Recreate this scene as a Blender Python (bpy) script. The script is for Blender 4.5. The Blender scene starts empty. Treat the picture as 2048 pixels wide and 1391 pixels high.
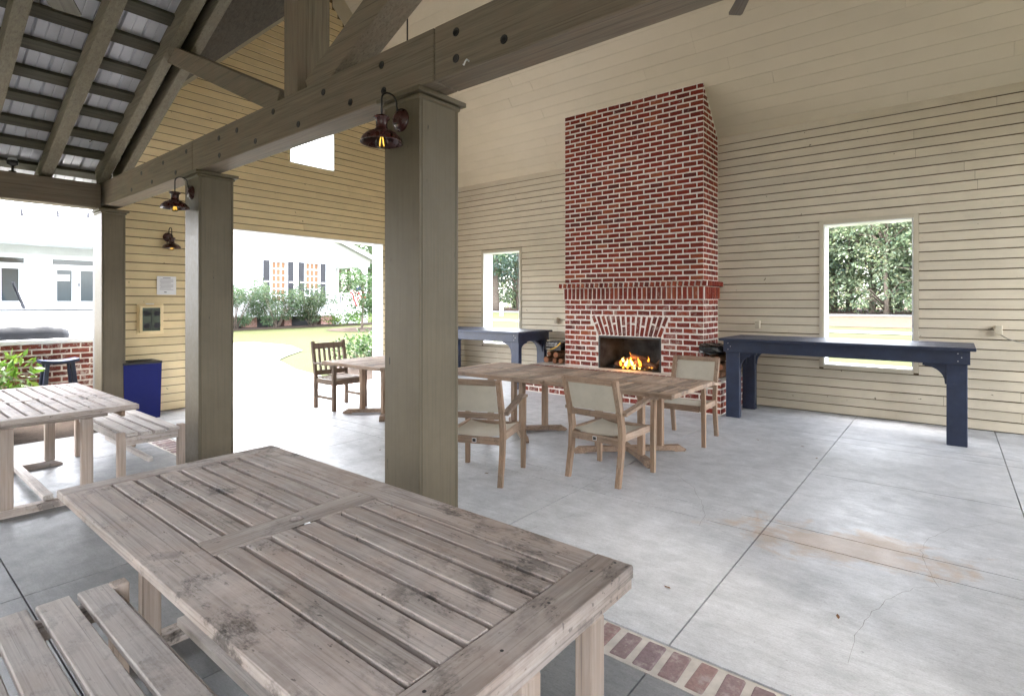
import bpy, math, random
from mathutils import Vector, Matrix
random.seed(7)
R = math.radians
scene = bpy.context.scene
COL = scene.collection

# ------------------------------------------------------------------ camera, light, exposure
cam_d = bpy.data.cameras.new('camera')
cam = bpy.data.objects.new('camera', cam_d); COL.objects.link(cam)
cam.location = (0, 0, 1.52); cam.rotation_euler = (R(90), 0, R(39.02))
cam_d.sensor_width = 36.0; cam_d.lens = 36.0*1081/2048
cam_d.shift_y = -90.5/2048
cam_d.clip_start = 0.05; cam_d.clip_end = 600
scene.camera = cam

world = bpy.data.worlds.new('World'); scene.world = world; world.use_nodes = True
wn = world.node_tree.nodes; wl = world.node_tree.links
sky = wn.new('ShaderNodeTexSky'); sky.sky_type = 'NISHITA'; sky.sun_disc = False
SUN_EL, SUN_AZ = R(72), R(282)          # azimuth measured clockwise from +Y
sky.sun_elevation = SUN_EL; sky.sun_rotation = SUN_AZ
sky.dust_density = 4.0; sky.air_density = 1.0; sky.ozone_density = 1.0
hs = wn.new('ShaderNodeHueSaturation'); hs.inputs['Saturation'].default_value = 0.27
wl.new(sky.outputs[0], hs.inputs['Color'])
bg = wn['Background']; wl.new(hs.outputs[0], bg.inputs[0]); bg.inputs[1].default_value = 0.14
sd = bpy.data.lights.new('sun', 'SUN'); sun = bpy.data.objects.new('sun', sd); COL.objects.link(sun)
sd.energy = 0.5; sd.angle = R(14); sd.color = (1.0, 0.95, 0.87)
dirv = Vector((math.sin(SUN_AZ)*math.cos(SUN_EL), math.cos(SUN_AZ)*math.cos(SUN_EL), math.sin(SUN_EL)))
sun.rotation_euler = (-dirv).to_track_quat('-Z', 'Y').to_euler()
sun.location = (0, 0, 40)
vs = scene.view_settings
vs.view_transform = 'Standard'; vs.look = 'None'; vs.gamma = 1; vs.use_curve_mapping = False
vs.exposure = 5.0
cy = scene.cycles
cy.max_bounces = 10; cy.diffuse_bounces = 7; cy.glossy_bounces = 3; cy.transparent_max_bounces = 8
cy.caustics_reflective = False; cy.caustics_refractive = False
cy.use_denoising = True

# ------------------------------------------------------------------ mesh helpers
class MB:
    def __init__(s): s.v = []; s.f = []
    def add(s, vs_, fs, M=None):
        o = len(s.v)
        s.v += [tuple(M @ Vector(p)) if M else tuple(p) for p in vs_]
        s.f += [tuple(i+o for i in f) for f in fs]
        return s
    def box(s, lo, hi, M=None):
        (a, b, c), (d, e, f) = lo, hi
        return s.add([(a,b,c),(d,b,c),(d,e,c),(a,e,c),(a,b,f),(d,b,f),(d,e,f),(a,e,f)],
                     [(3,2,1,0),(4,5,6,7),(0,1,5,4),(1,2,6,5),(2,3,7,6),(3,0,4,7)], M)
    def bev(s, lo, hi, b=.004, M=None):
        (x0,y0,z0),(x1,y1,z1) = lo, hi
        b = min(b, .45*(x1-x0), .45*(y1-y0), .45*(z1-z0))
        V = []; idx = {}
        for i in (0,1):
            for j in (0,1):
                for k in (0,1):
                    X = (x0,x1)[i]; Y = (y0,y1)[j]; Z = (z0,z1)[k]
                    xi = (x0+b,x1-b)[i]; yi = (y0+b,y1-b)[j]; zi = (z0+b,z1-b)[k]
                    idx[i,j,k] = (len(V), len(V)+1, len(V)+2)
                    V += [(X,yi,zi),(xi,Y,zi),(xi,yi,Z)]
        Fc = []
        for i in (0,1):
            q = [idx[i,j,k][0] for j,k in ((0,0),(1,0),(1,1),(0,1))]; Fc.append(q if i else q[::-1])
        for j in (0,1):
            q = [idx[i,j,k][1] for i,k in ((0,0),(1,0),(1,1),(0,1))]; Fc.append(q[::-1] if j else q)
        for k in (0,1):
            q = [idx[i,j,k][2] for i,j in ((0,0),(1,0),(1,1),(0,1))]; Fc.append(q if k else q[::-1])
        for k in (0,1):
            for i in (0,1):
                q = [idx[i,0,k][0], idx[i,1,k][0], idx[i,1,k][2], idx[i,0,k][2]]; Fc.append(q if (i+k)%2 == 0 and 0 else q if (i==1)==(k==1) else q[::-1])
            for j in (0,1):
                q = [idx[0,j,k][1], idx[1,j,k][1], idx[1,j,k][2], idx[0,j,k][2]]; Fc.append(q[::-1] if (j==1)==(k==1) else q)
        for i in (0,1):
            for j in (0,1):
                q = [idx[i,j,0][0], idx[i,j,1][0], idx[i,j,1][1], idx[i,j,0][1]]; Fc.append(q[::-1] if (i==1)==(j==1) else q)
        for i in (0,1):
            for j in (0,1):
                for k in (0,1):
                    q = list(idx[i,j,k]); Fc.append(q if (i+j+k)%2 == 1 else q[::-1])
        return s.add(V, Fc, M)
    def beam(s, a, b, w, d, up=(0,0,1), bevel=.004):
        """rectangular bar from a to b; w across, d along 'up'"""
        a = Vector(a); b = Vector(b); t = (b-a); L = t.length; t.normalize()
        up = Vector(up); sx = up.cross(t)
        if sx.length < 1e-4: sx = Vector((1,0,0)).cross(t)
        sx.normalize(); u = t.cross(sx)
        M = Matrix(((t.x,sx.x,u.x,a.x),(t.y,sx.y,u.y,a.y),(t.z,sx.z,u.z,a.z),(0,0,0,1)))
        return s.bev((0,-w/2,-d/2),(L,w/2,d/2),bevel,M)
    def tube(s, pts, r, n=8, cap=True):
        pts = [Vector(p) for p in pts]; rs = r if isinstance(r,(list,tuple)) else [r]*len(pts)
        o = len(s.v); prev = None
        for i,p in enumerate(pts):
            t = (pts[min(i+1,len(pts)-1)]-pts[max(i-1,0)]).normalized()
            if prev is None:
                sx = t.cross(Vector((0,0,1)));
                if sx.length < 1e-3: sx = t.cross(Vector((1,0,0)))
            else: sx = prev - t*prev.dot(t)
            sx.normalize(); prev = sx; u = t.cross(sx)
            for k in range(n):
                a = 2*math.pi*k/n
                s.v.append(tuple(p+(sx*math.cos(a)+u*math.sin(a))*rs[i]))
        for i in range(len(pts)-1):
            for k in range(n):
                s.f.append((o+i*n+k,o+i*n+(k+1)%n,o+(i+1)*n+(k+1)%n,o+(i+1)*n+k))
        if cap:
            s.f.append(tuple(o+k for k in range(n))[::-1]); s.f.append(tuple(o+(len(pts)-1)*n+k for k in range(n)))
        return s
    def lathe(s, prof, n=24, M=None, cap=False):
        V = []; Fc = []
        for (r,z) in prof:
            for k in range(n):
                a = 2*math.pi*k/n; V.append((r*math.cos(a),r*math.sin(a),z))
        for i in range(len(prof)-1):
            for k in range(n):
                Fc.append((i*n+k,i*n+(k+1)%n,(i+1)*n+(k+1)%n,(i+1)*n+k))
        if cap: Fc.append(tuple(range(n))[::-1]); Fc.append(tuple((len(prof)-1)*n+k for k in range(n)))
        return s.add(V,Fc,M)
    def prism(s, poly, d, M=None):
        """polygon in local XY (ccw), extruded 0..d in Z"""
        n = len(poly)
        V = [(x,y,0) for x,y in poly]+[(x,y,d) for x,y in poly]
        Fc = [tuple(range(n))[::-1], tuple(range(n,2*n))]+[(i,(i+1)%n,n+(i+1)%n,n+i) for i in range(n)]
        return s.add(V,Fc,M)
    def mesh(s, name, mat=None, smooth=False):
        me = bpy.data.meshes.new(name); me.from_pydata(s.v,[],s.f)
        if mat: me.materials.append(mat)
        if smooth: me.polygons.foreach_set('use_smooth',[True]*len(me.polygons))
        if len(s.f) < 400:
            import bmesh as _b
            bm = _b.new(); bm.from_mesh(me); _b.ops.recalc_face_normals(bm, faces=bm.faces); bm.to_mesh(me); bm.free()
        me.update(); return me

def link(name, me, parent=None, loc=None, rot=None):
    o = bpy.data.objects.new(name, me); COL.objects.link(o)
    if parent: o.parent = parent
    if loc: o.location = loc
    if rot: o.rotation_euler = rot
    return o
def part(parent, name, mb, mat, smooth=False, loc=None, rot=None):
    return link(name, mb.mesh(name, mat, smooth), parent, loc, rot)
def tag(o, label, cat, group=None):
    o['label'] = label; o['category'] = cat
    if group: o['group'] = group
    return o
def thing(name, label, cat, loc=(0,0,0), rz=0, group=None):
    o = bpy.data.objects.new(name, None); COL.objects.link(o); o.empty_display_size = .1
    o.location = loc; o.rotation_euler = (0,0,rz)
    return tag(o, label, cat, group)
def solo(name, mb, mat, label, cat, loc=(0,0,0), rz=0, group=None, smooth=False):
    return tag(link(name, mb.mesh(name,mat,smooth), None, loc, (0,0,rz)), label, cat, group)
def struct(name, mb, mat, smooth=False):
    o = link(name, mb.mesh(name,mat,smooth)); o['kind'] = 'structure'; return o
def kids(o): return [c for c in bpy.data.objects if c.parent == o]
def copy_tree(o, parent=None):
    c = o.copy(); COL.objects.link(c)
    if parent: c.parent = parent
    for ch in kids(o):
        copy_tree(ch, c)
    return c
def dup(root, loc, rz=0, label=None, scale=None):
    c = copy_tree(root); c.location = loc; c.rotation_euler = (0,0,rz)
    if label: c['label'] = label
    if scale: c.scale = scale
    return c

# ------------------------------------------------------------------ materials
class NT:
    def __init__(s, name):
        s.m = bpy.data.materials.new(name); s.m.use_nodes = True
        s.t = s.m.node_tree; s.n = s.t.nodes; s.l = s.t.links
        s.b = s.n['Principled BSDF']; s.out = s.n['Material Output']
    def new(s, t, **k):
        x = s.n.new('ShaderNode'+t)
        for a,v in k.items(): setattr(x,a,v)
        return x
    def set(s, sock, v):
        if hasattr(v,'is_linked') or isinstance(v, bpy.types.NodeSocket): s.l.new(v, sock)
        elif v is not None: sock.default_value = v
    def noise(s, vec, scale, detail=4, rough=.55, dist=0.0):
        x = s.new('TexNoise'); s.set(x.inputs['Vector'],vec); x.inputs['Scale'].default_value = scale
        x.inputs['Detail'].default_value = detail; x.inputs['Roughness'].default_value = rough; x.inputs['Distortion'].default_value = dist
        return x.outputs['Fac']
    def ramp(s, fac, lo, hi, a=0.0, b=1.0):
        x = s.new('MapRange'); x.clamp = True
        s.set(x.inputs[0],fac); x.inputs[1].default_value = lo; x.inputs[2].default_value = hi
        x.inputs[3].default_value = a; x.inputs[4].default_value = b
        return x.outputs[0]
    def mix(s, fac, a, b, mode='MIX'):
        x = s.new('Mix', data_type='RGBA', blend_type=mode)
        s.set(x.inputs[0],fac)
        for sock,v in ((x.inputs[6],a),(x.inputs[7],b)):
            s.set(sock, (tuple(v)+(1,)) if isinstance(v,tuple) and len(v)==3 else v)
        return x.outputs[2]
    def math(s, op, a, b=None, c=None):
        x = s.new('Math', operation=op); s.set(x.inputs[0],a)
        if b is not None: s.set(x.inputs[1],b)
        if c is not None: s.set(x.inputs[2],c)
        return x.outputs[0]
    def mapping(s, vec, scale=(1,1,1), loc=(0,0,0)):
        x = s.new('Mapping'); s.set(x.inputs[0],vec); x.inputs['Scale'].default_value = scale; x.inputs['Location'].default_value = loc
        return x.outputs[0]
    def objvec(s, off=60.0):
        tc = s.new('TexCoord'); oi = s.new('ObjectInfo')
        add = s.new('VectorMath', operation='MULTIPLY_ADD')
        cv = s.new('CombineXYZ'); s.l.new(oi.outputs['Random'],cv.inputs[0]); s.l.new(oi.outputs['Random'],cv.inputs[1]); s.l.new(oi.outputs['Random'],cv.inputs[2])
        s.l.new(cv.outputs[0],add.inputs[0]); add.inputs[1].default_value = (off,off*.7,off*1.3); s.l.new(tc.outputs['Object'],add.inputs[2])
        return add.outputs[0], oi.outputs['Random']
    def pos(s): return s.new('NewGeometry').outputs['Position']
    def rnd(s):
        oi = s.new('ObjectInfo'); g = s.new('NewGeometry')
        return s.math('FRACT', s.math('ADD', oi.outputs['Random'], s.math('MULTIPLY', g.outputs['Random Per Island'], 7.31)))
    def bump(s, h, strength=.3, dist=.01):
        x = s.new('Bump'); x.inputs['Strength'].default_value = strength; x.inputs['Distance'].default_value = dist
        s.set(x.inputs['Height'],h); s.l.new(x.outputs[0], s.b.inputs['Normal'])
    def fin(s, col, rough=.6, spec=.4, metal=0.0):
        s.set(s.b.inputs['Base Color'], (tuple(col)+(1,)) if isinstance(col,tuple) and len(col)==3 else col)
        s.set(s.b.inputs['Roughness'], rough); s.set(s.b.inputs['Metallic'], metal)
        s.b.inputs['Specular IOR Level'].default_value = spec
        return s.m

def paint(name, col, rough=.55, var=.12, dirt=.18, dirtcol=(.12,.09,.06), scale=5, spec=.35, bump=.12, rnd=.08, speck=0):
    t = NT(name); v, r = t.objvec()
    n = t.noise(v, scale, 5); n2 = t.noise(v, scale*7, 3)
    c = t.mix(t.ramp(n,.3,.7), tuple(x*(1-var) for x in col), tuple(min(1,x*(1+var)) for x in col))
    c = t.mix(t.math('MULTIPLY', t.ramp(t.noise(v,scale*2.3,6,.7),.55,.8), dirt), c, dirtcol)
    if speck:
        c = t.mix(t.math('MULTIPLY', t.ramp(t.noise(v, 16, 2, .5), .745, .77), speck), c, (.10,.075,.045))
        c = t.mix(t.math('MULTIPLY', t.ramp(t.noise(t.mapping(v,(.5,.5,9)), 3, 5, .7), .5, .75), .22), c, tuple(x*.72 for x in col))
    hsv = t.new('HueSaturation'); t.set(hsv.inputs['Color'], c)
    t.set(hsv.inputs['Value'], t.ramp(r,0,1,1-rnd,1+rnd))
    t.bump(n2, bump, .003)
    return t.fin(hsv.outputs[0], t.ramp(n2,.2,.8,rough-.08,rough+.1), spec)

def wood(name, axis, light, dark, warm, stain=0.0, rough=.75, warmamt=.4, rnd=.09):
    t = NT(name); v, r = t.objvec()
    sc = {'X':(1.3,26,26),'Y':(26,1.3,26),'Z':(26,26,1.3)}[axis]
    g = t.mapping(v, sc); grain = t.noise(g, 1.6, 7, .65, .6)
    sc2 = {'X':(.8,90,90),'Y':(90,.8,90),'Z':(90,90,.8)}[axis]
    fine = t.noise(t.mapping(v,sc2), 1.2, 3, .6)
    blot = t.noise(v, 4.5, 5, .65)
    c = t.mix(t.ramp(grain,.28,.72), dark, light)
    c = t.mix(t.math('MULTIPLY', t.ramp(blot,.4,.7), warmamt), c, warm)
    c = t.mix(t.math('MULTIPLY', t.ramp(fine,.56,.74), .7), c, tuple(x*.40 for x in dark))
    if stain > 0:
        p = t.pos(); st_ = {'X':(1,2.6,1),'Y':(2.6,1,1),'Z':(1,1,1)}[axis]
        region = t.ramp(t.noise(p, 1.9, 3, .5), .36, .58)
        s1 = t.noise(t.mapping(p,(1,1.5,1) if axis=='X' else (1.5,1,1)), 6.5, 6, .66, .3); s2 = t.noise(t.mapping(p,st_), 60, 4, .7)
        m = t.math('MULTIPLY', region, t.ramp(t.math('ADD', s1, t.math('MULTIPLY', s2, .25)), .655, .76))
        c = t.mix(t.math('MULTIPLY', m, stain*.82), c, (.042,.038,.036))
        sp = t.ramp(t.math('ADD', t.noise(t.mapping(p,st_), 30, 3, .6), t.math('MULTIPLY', s1, .30)), .80, .86)
        c = t.mix(t.math('MULTIPLY', sp, stain*.75), c, (.06,.05,.045))
        m2 = t.ramp(t.noise(p,2.2,6,.7),.5,.74)
        c = t.mix(t.math('MULTIPLY', m2, stain*.40), c, (.20,.125,.085))
        m3 = t.ramp(t.noise(p,3.3,7,.7),.5,.72)
        c = t.mix(t.math('MULTIPLY', m3, .45), c, tuple(min(1,x*1.3) for x in light))
    hsv = t.new('HueSaturation'); t.set(hsv.inputs['Color'], c); t.set(hsv.inputs['Value'], t.ramp(r,0,1,1-rnd,1+rnd))
    t.bump(t.math('ADD', grain, t.math('MULTIPLY',fine,.6)), .35, .004)
    return t.fin(hsv.outputs[0], rough, .3)

def brickmat(name, cols, smear=.5, smearcol=(.55,.48,.42)):
    t = NT(name); r = t.rnd(); p = t.pos()
    cr = t.new('ValToRGB'); t.set(cr.inputs[0], r)
    el = cr.color_ramp.elements
    while len(el) < len(cols): el.new(.5)
    for i,c in enumerate(cols): el[i].position = i/(len(cols)-1); el[i].color = tuple(c)+(1,)
    n = t.noise(p, 55, 5, .7); n2 = t.noise(p, 14, 5, .7)
    c = t.mix(t.ramp(n,.3,.75), cr.outputs[0], t.mix(.5, cr.outputs[0], (.035,.012,.010)))
    sz = t.new('SeparateXYZ'); t.set(sz.inputs[0], p)
    low = t.ramp(sz.outputs[2], 1.75, 1.45, 0, .10)
    n3 = t.noise(p, 3.2, 4, .6)
    c = t.mix(t.math('MULTIPLY', t.ramp(t.math('ADD',t.math('ADD',n2,t.math('MULTIPLY',n,.5)),t.math('ADD',low,t.math('MULTIPLY',n3,.25))),.98,1.14), smear), c, smearcol)
    t.bump(n, .6, .006)
    return t.fin(c, .85, .2)

m_siding = paint('cream_siding_paint', (.74,.60,.355), .5, .06, .14, (.22,.16,.09), 3, .35, .08, .045, .8)
m_siding_b = paint('buff_siding_paint', (.61,.535,.41), .5, .06, .14, (.22,.16,.09), 3, .35, .08, .045, .8)
m_ceil = paint('ceiling_board_paint', (.53,.455,.335), .5, .04, .08, (.25,.18,.1), 2, .35, .05, .025)
m_cornertrim = paint('weathered_white_trim', (.16,.155,.145), .6, .08, .2, (.15,.13,.1), 4)
m_lap = paint('lap_shadow_gap', (.13,.09,.05), .9, .1, .1)  # brown backing that paints the shadow lines between siding boards
m_trim = paint('trim_paint', (.50,.44,.33), .5, .05, .1, (.2,.15,.1), 4)
m_white = paint('white_trim_paint', (.78,.78,.76), .5, .03, .08, (.4,.38,.33), 3)
def postmat():
    t = NT('taupe_post_paint'); v, r = t.objvec()
    n = t.noise(v, 2.4, 5, .6); n2 = t.noise(v, 30, 4, .6); bs = t.noise(t.mapping(v,(40,40,1.2)), 1.5, 4, .6)
    c = t.mix(t.ramp(n,.3,.7), (.128,.104,.067), (.160,.130,.085))
    c = t.mix(t.math('MULTIPLY', t.ramp(bs,.45,.75), .35), c, (.085,.068,.046))
    chip = t.ramp(t.noise(t.mapping(v,(22,22,3)), 1.6, 3, .5), .735, .75)
    c = t.mix(chip, c, (.03,.022,.016))
    sz = t.new('SeparateXYZ'); t.set(sz.inputs[0], t.pos())
    low = t.math('MULTIPLY', t.ramp(sz.outputs[2], .0, .22, 1, 0), t.ramp(n2,.3,.7,.3,1))
    c = t.mix(t.math('MULTIPLY', low, .6), c, (.045,.038,.03))
    t.bump(t.math('ADD', n2, t.math('MULTIPLY', bs, .8)), .25, .003)
    return t.fin(c, t.ramp(n2,.2,.8,.42,.6), .35)
m_post = postmat()
m_beam = wood('stained_beam_wood', 'X', (.275,.23,.17), (.165,.135,.10), (.25,.175,.12), 0, .7, .5)
m_beamY = wood('stained_eave_wood', 'Y', (.275,.23,.17), (.165,.135,.10), (.25,.175,.12), 0, .7, .5)
m_beamZ = wood('stained_king_wood', 'Z', (.275,.23,.17), (.165,.135,.10), (.25,.175,.12), 0, .7, .5)
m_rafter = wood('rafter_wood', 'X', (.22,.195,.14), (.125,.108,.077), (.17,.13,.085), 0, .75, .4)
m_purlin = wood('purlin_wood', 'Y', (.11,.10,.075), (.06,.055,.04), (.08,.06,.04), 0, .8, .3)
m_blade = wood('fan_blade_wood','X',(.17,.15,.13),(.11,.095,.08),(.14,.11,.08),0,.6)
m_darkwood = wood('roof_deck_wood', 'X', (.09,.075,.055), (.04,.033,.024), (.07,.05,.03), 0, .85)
m_tabX = wood('grey_table_wood', 'X', (.54,.475,.435), (.26,.218,.195), (.44,.315,.245), .95, .72, .45)
m_tabY = wood('grey_table_wood_cross', 'Y', (.54,.475,.435), (.26,.218,.195), (.44,.315,.245), .85, .72, .45)
m_tabZ = wood('grey_table_leg_wood', 'Z', (.46,.385,.335), (.29,.23,.19), (.42,.29,.21), 0, .75, .5)
m_benchX = wood('grey_bench_wood', 'X', (.58,.535,.50), (.36,.32,.295), (.47,.37,.31), .35, .75, .35)
m_dinX = wood('brown_teak_wood', 'X', (.37,.275,.205), (.145,.10,.068), (.36,.215,.135), .5, .7, .5)
m_dinY = wood('brown_teak_wood_cross', 'Y', (.40,.305,.235), (.15,.105,.073), (.38,.235,.15), .6, .7, .5, .36)
m_dinZ = wood('brown_teak_leg_wood', 'Z', (.38,.28,.205), (.2,.135,.09), (.38,.22,.13), 0, .7, .5)
m_darkchair = wood('dark_teak_wood', 'Z', (.20,.145,.105), (.095,.066,.047), (.20,.125,.08), 0, .65, .5)
m_brick = brickmat('red_brick', [(.12,.032,.026),(.23,.034,.022),(.28,.042,.025),(.19,.030,.021),(.32,.062,.032),(.155,.034,.025),(.26,.039,.024),(.36,.10,.045)], .42)
m_brickout = brickmat('counter_brick', [(.12,.03,.025),(.24,.06,.04),(.28,.075,.05),(.2,.05,.04)], .8)
m_brickfloor = brickmat('pink_floor_brick', [(.25,.165,.165),(.30,.195,.19),(.24,.18,.19),(.33,.215,.20),(.235,.18,.185)], .6, (.42,.37,.34))
m_mortar = paint('pale_mortar', (.70,.64,.57), .9, .12, .25, (.3,.24,.2), 22, .1, .5)
m_mortarfl = paint('floor_mortar', (.56,.52,.47), .9, .15, .3, (.25,.2,.16), 14, .1, .5)
m_navy = paint('navy_paint', (.016,.025,.056), .40, .22, .30, (.07,.07,.08), 7, .5, .25, .12, .35)
m_blue = paint('blue_plastic', (.002,.007,.12), .5, .05, .05, (.01,.01,.1), 4, .25, .08)
m_black = paint('black_metal', (.015,.013,.013), .4, .1, .1, (.05,.04,.04), 6, .5, .05)
m_bronze = paint('dark_red_bronze', (.052,.014,.012), .28, .06, .05, (.02,.01,.01), 5, .6, .01)
m_darkgrey = paint('dark_grey_cloth', (.012,.014,.019), .7, .2, .2, (.03,.03,.03), 6, .3, .4)
m_shut = paint('black_shutter_paint', (.02,.02,.025), .5, .1, .1, (.05,.05,.05), 6)
m_orange = paint('orange_blind', (.17,.085,.042), .7, .06, .05, (.5,.3,.1), 6)
m_paper = paint('paper', (.75,.74,.74), .8, .02, .03, (.4,.4,.4), 9)
m_ink = paint('grey_print', (.35,.34,.35), .8, .05, .05, (.2,.2,.2), 9)
m_soot = paint('sooty_firebox', (.055,.054,.055), .85, .5, .5, (.10,.10,.10), 6, .15, .4)
m_log = paint('log_bark', (.16,.085,.05), .85, .4, .5, (.03,.02,.015), 22, .15, .9, .3)
m_logend = paint('log_end', (.30,.13,.07), .8, .25, .2, (.1,.05,.03), 18, .2, .3)
m_metalroof = paint('galvanised_sheet', (.52,.52,.56), .42, .08, .15, (.22,.21,.2), 3, .5, .04, .06)
m_sling = paint('sling_fabric', (.50,.46,.38), .85, .06, .25, (.30,.25,.18), 9, .2, .3)
m_cord = paint('grey_cord', (.28,.26,.22), .6)
m_mulch = paint('mulch', (.026,.019,.015), .95, .5, .6, (.05,.03,.02), 30, .1, .9)
m_straw = paint('pine_straw', (.038,.022,.016), .95, .35, .4, (.15,.08,.05), 6, .1, .8)
m_road = paint('road_asphalt', (.042,.042,.048), .9, .1, .1, (.1,.1,.1), 4)
m_pathc = paint('pale_path_concrete', (.13,.127,.12), .85, .06, .1, (.3,.28,.25), 2, .2, .2)
m_houseroof = paint('roof_shingle', (.40,.40,.40), .8, .1, .2, (.2,.2,.2), 5)
m_dry = paint('dry_leaf', (.17,.085,.04), .8, .3, .3, (.05,.03,.02), 50, .2, .2, .3)
m_bark = paint('tree_bark', (.13,.105,.085), .95, .35, .5, (.04,.035,.03), 9, .1, .9)
m_steel = paint('grey_steel', (.4,.4,.41), .35, .05, .1, (.2,.2,.2), 9, .6)
m_redtag = paint('red_cloth', (.5,.03,.04), .8)
m_bluetag = paint('flag_blue', (.03,.03,.12), .8)
m_yellow = paint('yellow_print', (.7,.42,.05), .6)

def concrete(name, k):
    t = NT(name); p = t.pos()
    n1 = t.noise(p, 1.1, 7, .62, .4); n2 = t.noise(p, 6, 6, .65); n3 = t.noise(p, 60, 3, .6); n4 = t.noise(t.mapping(p,(1,3,1)), 3.1, 7, .7, .5)
    c = t.mix(t.ramp(n1,.30,.70), (.445,.452,.455), (.575,.58,.585))
    st1 = t.noise(t.mapping(p,(1,5,1)), 5.5, 8, .75, .2); st2 = t.noise(t.mapping(p,(1.5,7,1)), 24, 5, .7); fg = t.noise(p, 130, 2, .6)
    v_ = t.math('ADD', t.math('ADD', t.ramp(st1,.3,.7,-.16,.14), t.ramp(st2,.3,.7,-.12,.12)), t.ramp(fg,.25,.75,-.12,.12))
    hv = t.new('HueSaturation'); t.set(hv.inputs['Color'], c); t.set(hv.inputs['Value'], t.math('ADD', 1.0, v_)); c = hv.outputs[0]
    c = t.mix(t.math('MULTIPLY', t.ramp(n2,.38,.72), .45), c, (.27,.285,.285))
    c = t.mix(t.math('MULTIPLY', t.ramp(n4,.56,.74), .55), c, (.62,.62,.61))
    c = t.mix(t.math('MULTIPLY', t.ramp(n3,.55,.75), .25), c, (.14,.14,.135))
    sx = t.new('SeparateXYZ'); t.set(sx.inputs[0], p); X, Y = sx.outputs[0], sx.outputs[1]
    fx = t.ramp(t.math('ABSOLUTE', t.math('ADD', X, .55)), .25, 1.25, 1, 0)
    line = t.math('ADD', t.math('MULTIPLY', X, .10), 4.0)
    fy = t.ramp(t.math('ABSOLUTE', t.math('SUBTRACT', Y, line)), .0, .60, 1, 0)
    rn = t.noise(p, 3.2, 6, .6, .8)
    rn2 = t.noise(t.mapping(p,(1,2.5,1)), 7.5, 6, .7)
    m = t.ramp(t.math('ADD', t.math('MULTIPLY', t.math('MULTIPLY', fx, fy), .62), t.math('ADD', t.math('MULTIPLY', rn, 1.1), t.math('MULTIPLY', rn2, .5))), 1.12, 1.30)
    c = t.mix(t.math('MULTIPLY', m, .6), c, (.43,.29,.17))
    spk = t.ramp(t.noise(t.mapping(p,(1,1.6,1)), 42, 3, .5), .70, .76)
    c = t.mix(t.math('MULTIPLY', spk, .6), c, (.13,.12,.11))
    big = t.ramp(t.noise(p, .55, 5, .65, .6), .50, .70)
    c = t.mix(t.math('MULTIPLY', big, .42), c, (.22,.225,.235))
    scr = t.ramp(t.noise(t.mapping(p,(1.2,9,1)), 4.5, 6, .75), .60, .72)
    c = t.mix(t.math('MULTIPLY', scr, .35), c, (.66,.655,.65))
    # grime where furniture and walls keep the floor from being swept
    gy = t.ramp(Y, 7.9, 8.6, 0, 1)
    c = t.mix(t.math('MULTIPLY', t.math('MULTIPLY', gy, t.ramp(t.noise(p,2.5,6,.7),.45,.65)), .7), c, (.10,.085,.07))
    t.bump(t.math('ADD', n2, t.math('MULTIPLY',n3,.4)), .15, .004)
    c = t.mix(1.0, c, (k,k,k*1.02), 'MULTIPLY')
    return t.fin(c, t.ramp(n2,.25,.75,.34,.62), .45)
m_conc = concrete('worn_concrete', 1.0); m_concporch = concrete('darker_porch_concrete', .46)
m_joint = paint('dark_joint', (.05,.048,.042), .95)
m_crack = paint('fine_crack', (.20,.195,.18), .95)

def grass():
    t = NT('lawn_grass'); p = t.pos()
    n = t.noise(p, .35, 6, .7); n2 = t.noise(p, 14, 4, .7)
    c = t.mix(t.ramp(n,.35,.65), (.021,.025,.008), (.030,.030,.012))
    c = t.mix(t.ramp(n2,.35,.7), c, t.mix(.5,c,(.025,.036,.010)))
    t.bump(n2,.5,.03)
    return t.fin(c,.95,.1)
m_grass = grass()
def leafmat(name, cols, trans=.35):
    t = NT(name); g = t.new('NewGeometry'); oi = t.new('ObjectInfo')
    cr = t.new('ValToRGB'); t.set(cr.inputs[0], g.outputs['Random Per Island'])
    el = cr.color_ramp.elements
    while len(el) < len(cols): el.new(.5)
    for i,c in enumerate(cols): el[i].position = i/(len(cols)-1); el[i].color = tuple(c)+(1,)
    c = cr.outputs[0]
    hsv = t.new('HueSaturation'); t.set(hsv.inputs['Color'], c); t.set(hsv.inputs['Value'], t.ramp(oi.outputs['Random'],0,1,.8,1.2)); t.set(hsv.inputs['Hue'], t.ramp(oi.outputs['Random'],0,1,.485,.515))
    t.fin(hsv.outputs[0], .5, .3)
    tr = t.new('BsdfTranslucent'); t.set(tr.inputs[0], hsv.outputs[0])
    mx = t.new('MixShader'); mx.inputs[0].default_value = trans
    t.l.new(t.b.outputs[0], mx.inputs[1]); t.l.new(tr.outputs[0], mx.inputs[2]); t.l.new(mx.outputs[0], t.out.inputs[0])
    return t.m
m_leaf = leafmat('forest_leaf', [(.08,.12,.06),(.105,.145,.075),(.125,.15,.09),(.095,.14,.095),(.14,.145,.07)], .5)
m_leafblue = leafmat('blue_green_leaf', [(.07,.12,.095),(.095,.145,.12),(.12,.16,.135),(.085,.13,.085)], .5)
m_leafbright = leafmat('bright_leaf', [(.055,.11,.012),(.09,.16,.018),(.035,.075,.012),(.12,.17,.03)])
m_leafdark = leafmat('glossy_dark_leaf', [(.012,.03,.009),(.022,.05,.014),(.035,.065,.018),(.05,.08,.03)])
m_leafgrey = leafmat('grey_green_leaf', [(.06,.105,.05),(.08,.13,.068),(.10,.15,.085),(.11,.125,.06)], .45)
m_leafrust = leafmat('rusty_leaf', [(.12,.06,.025),(.15,.08,.035),(.1,.065,.025),(.06,.05,.02)])

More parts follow.
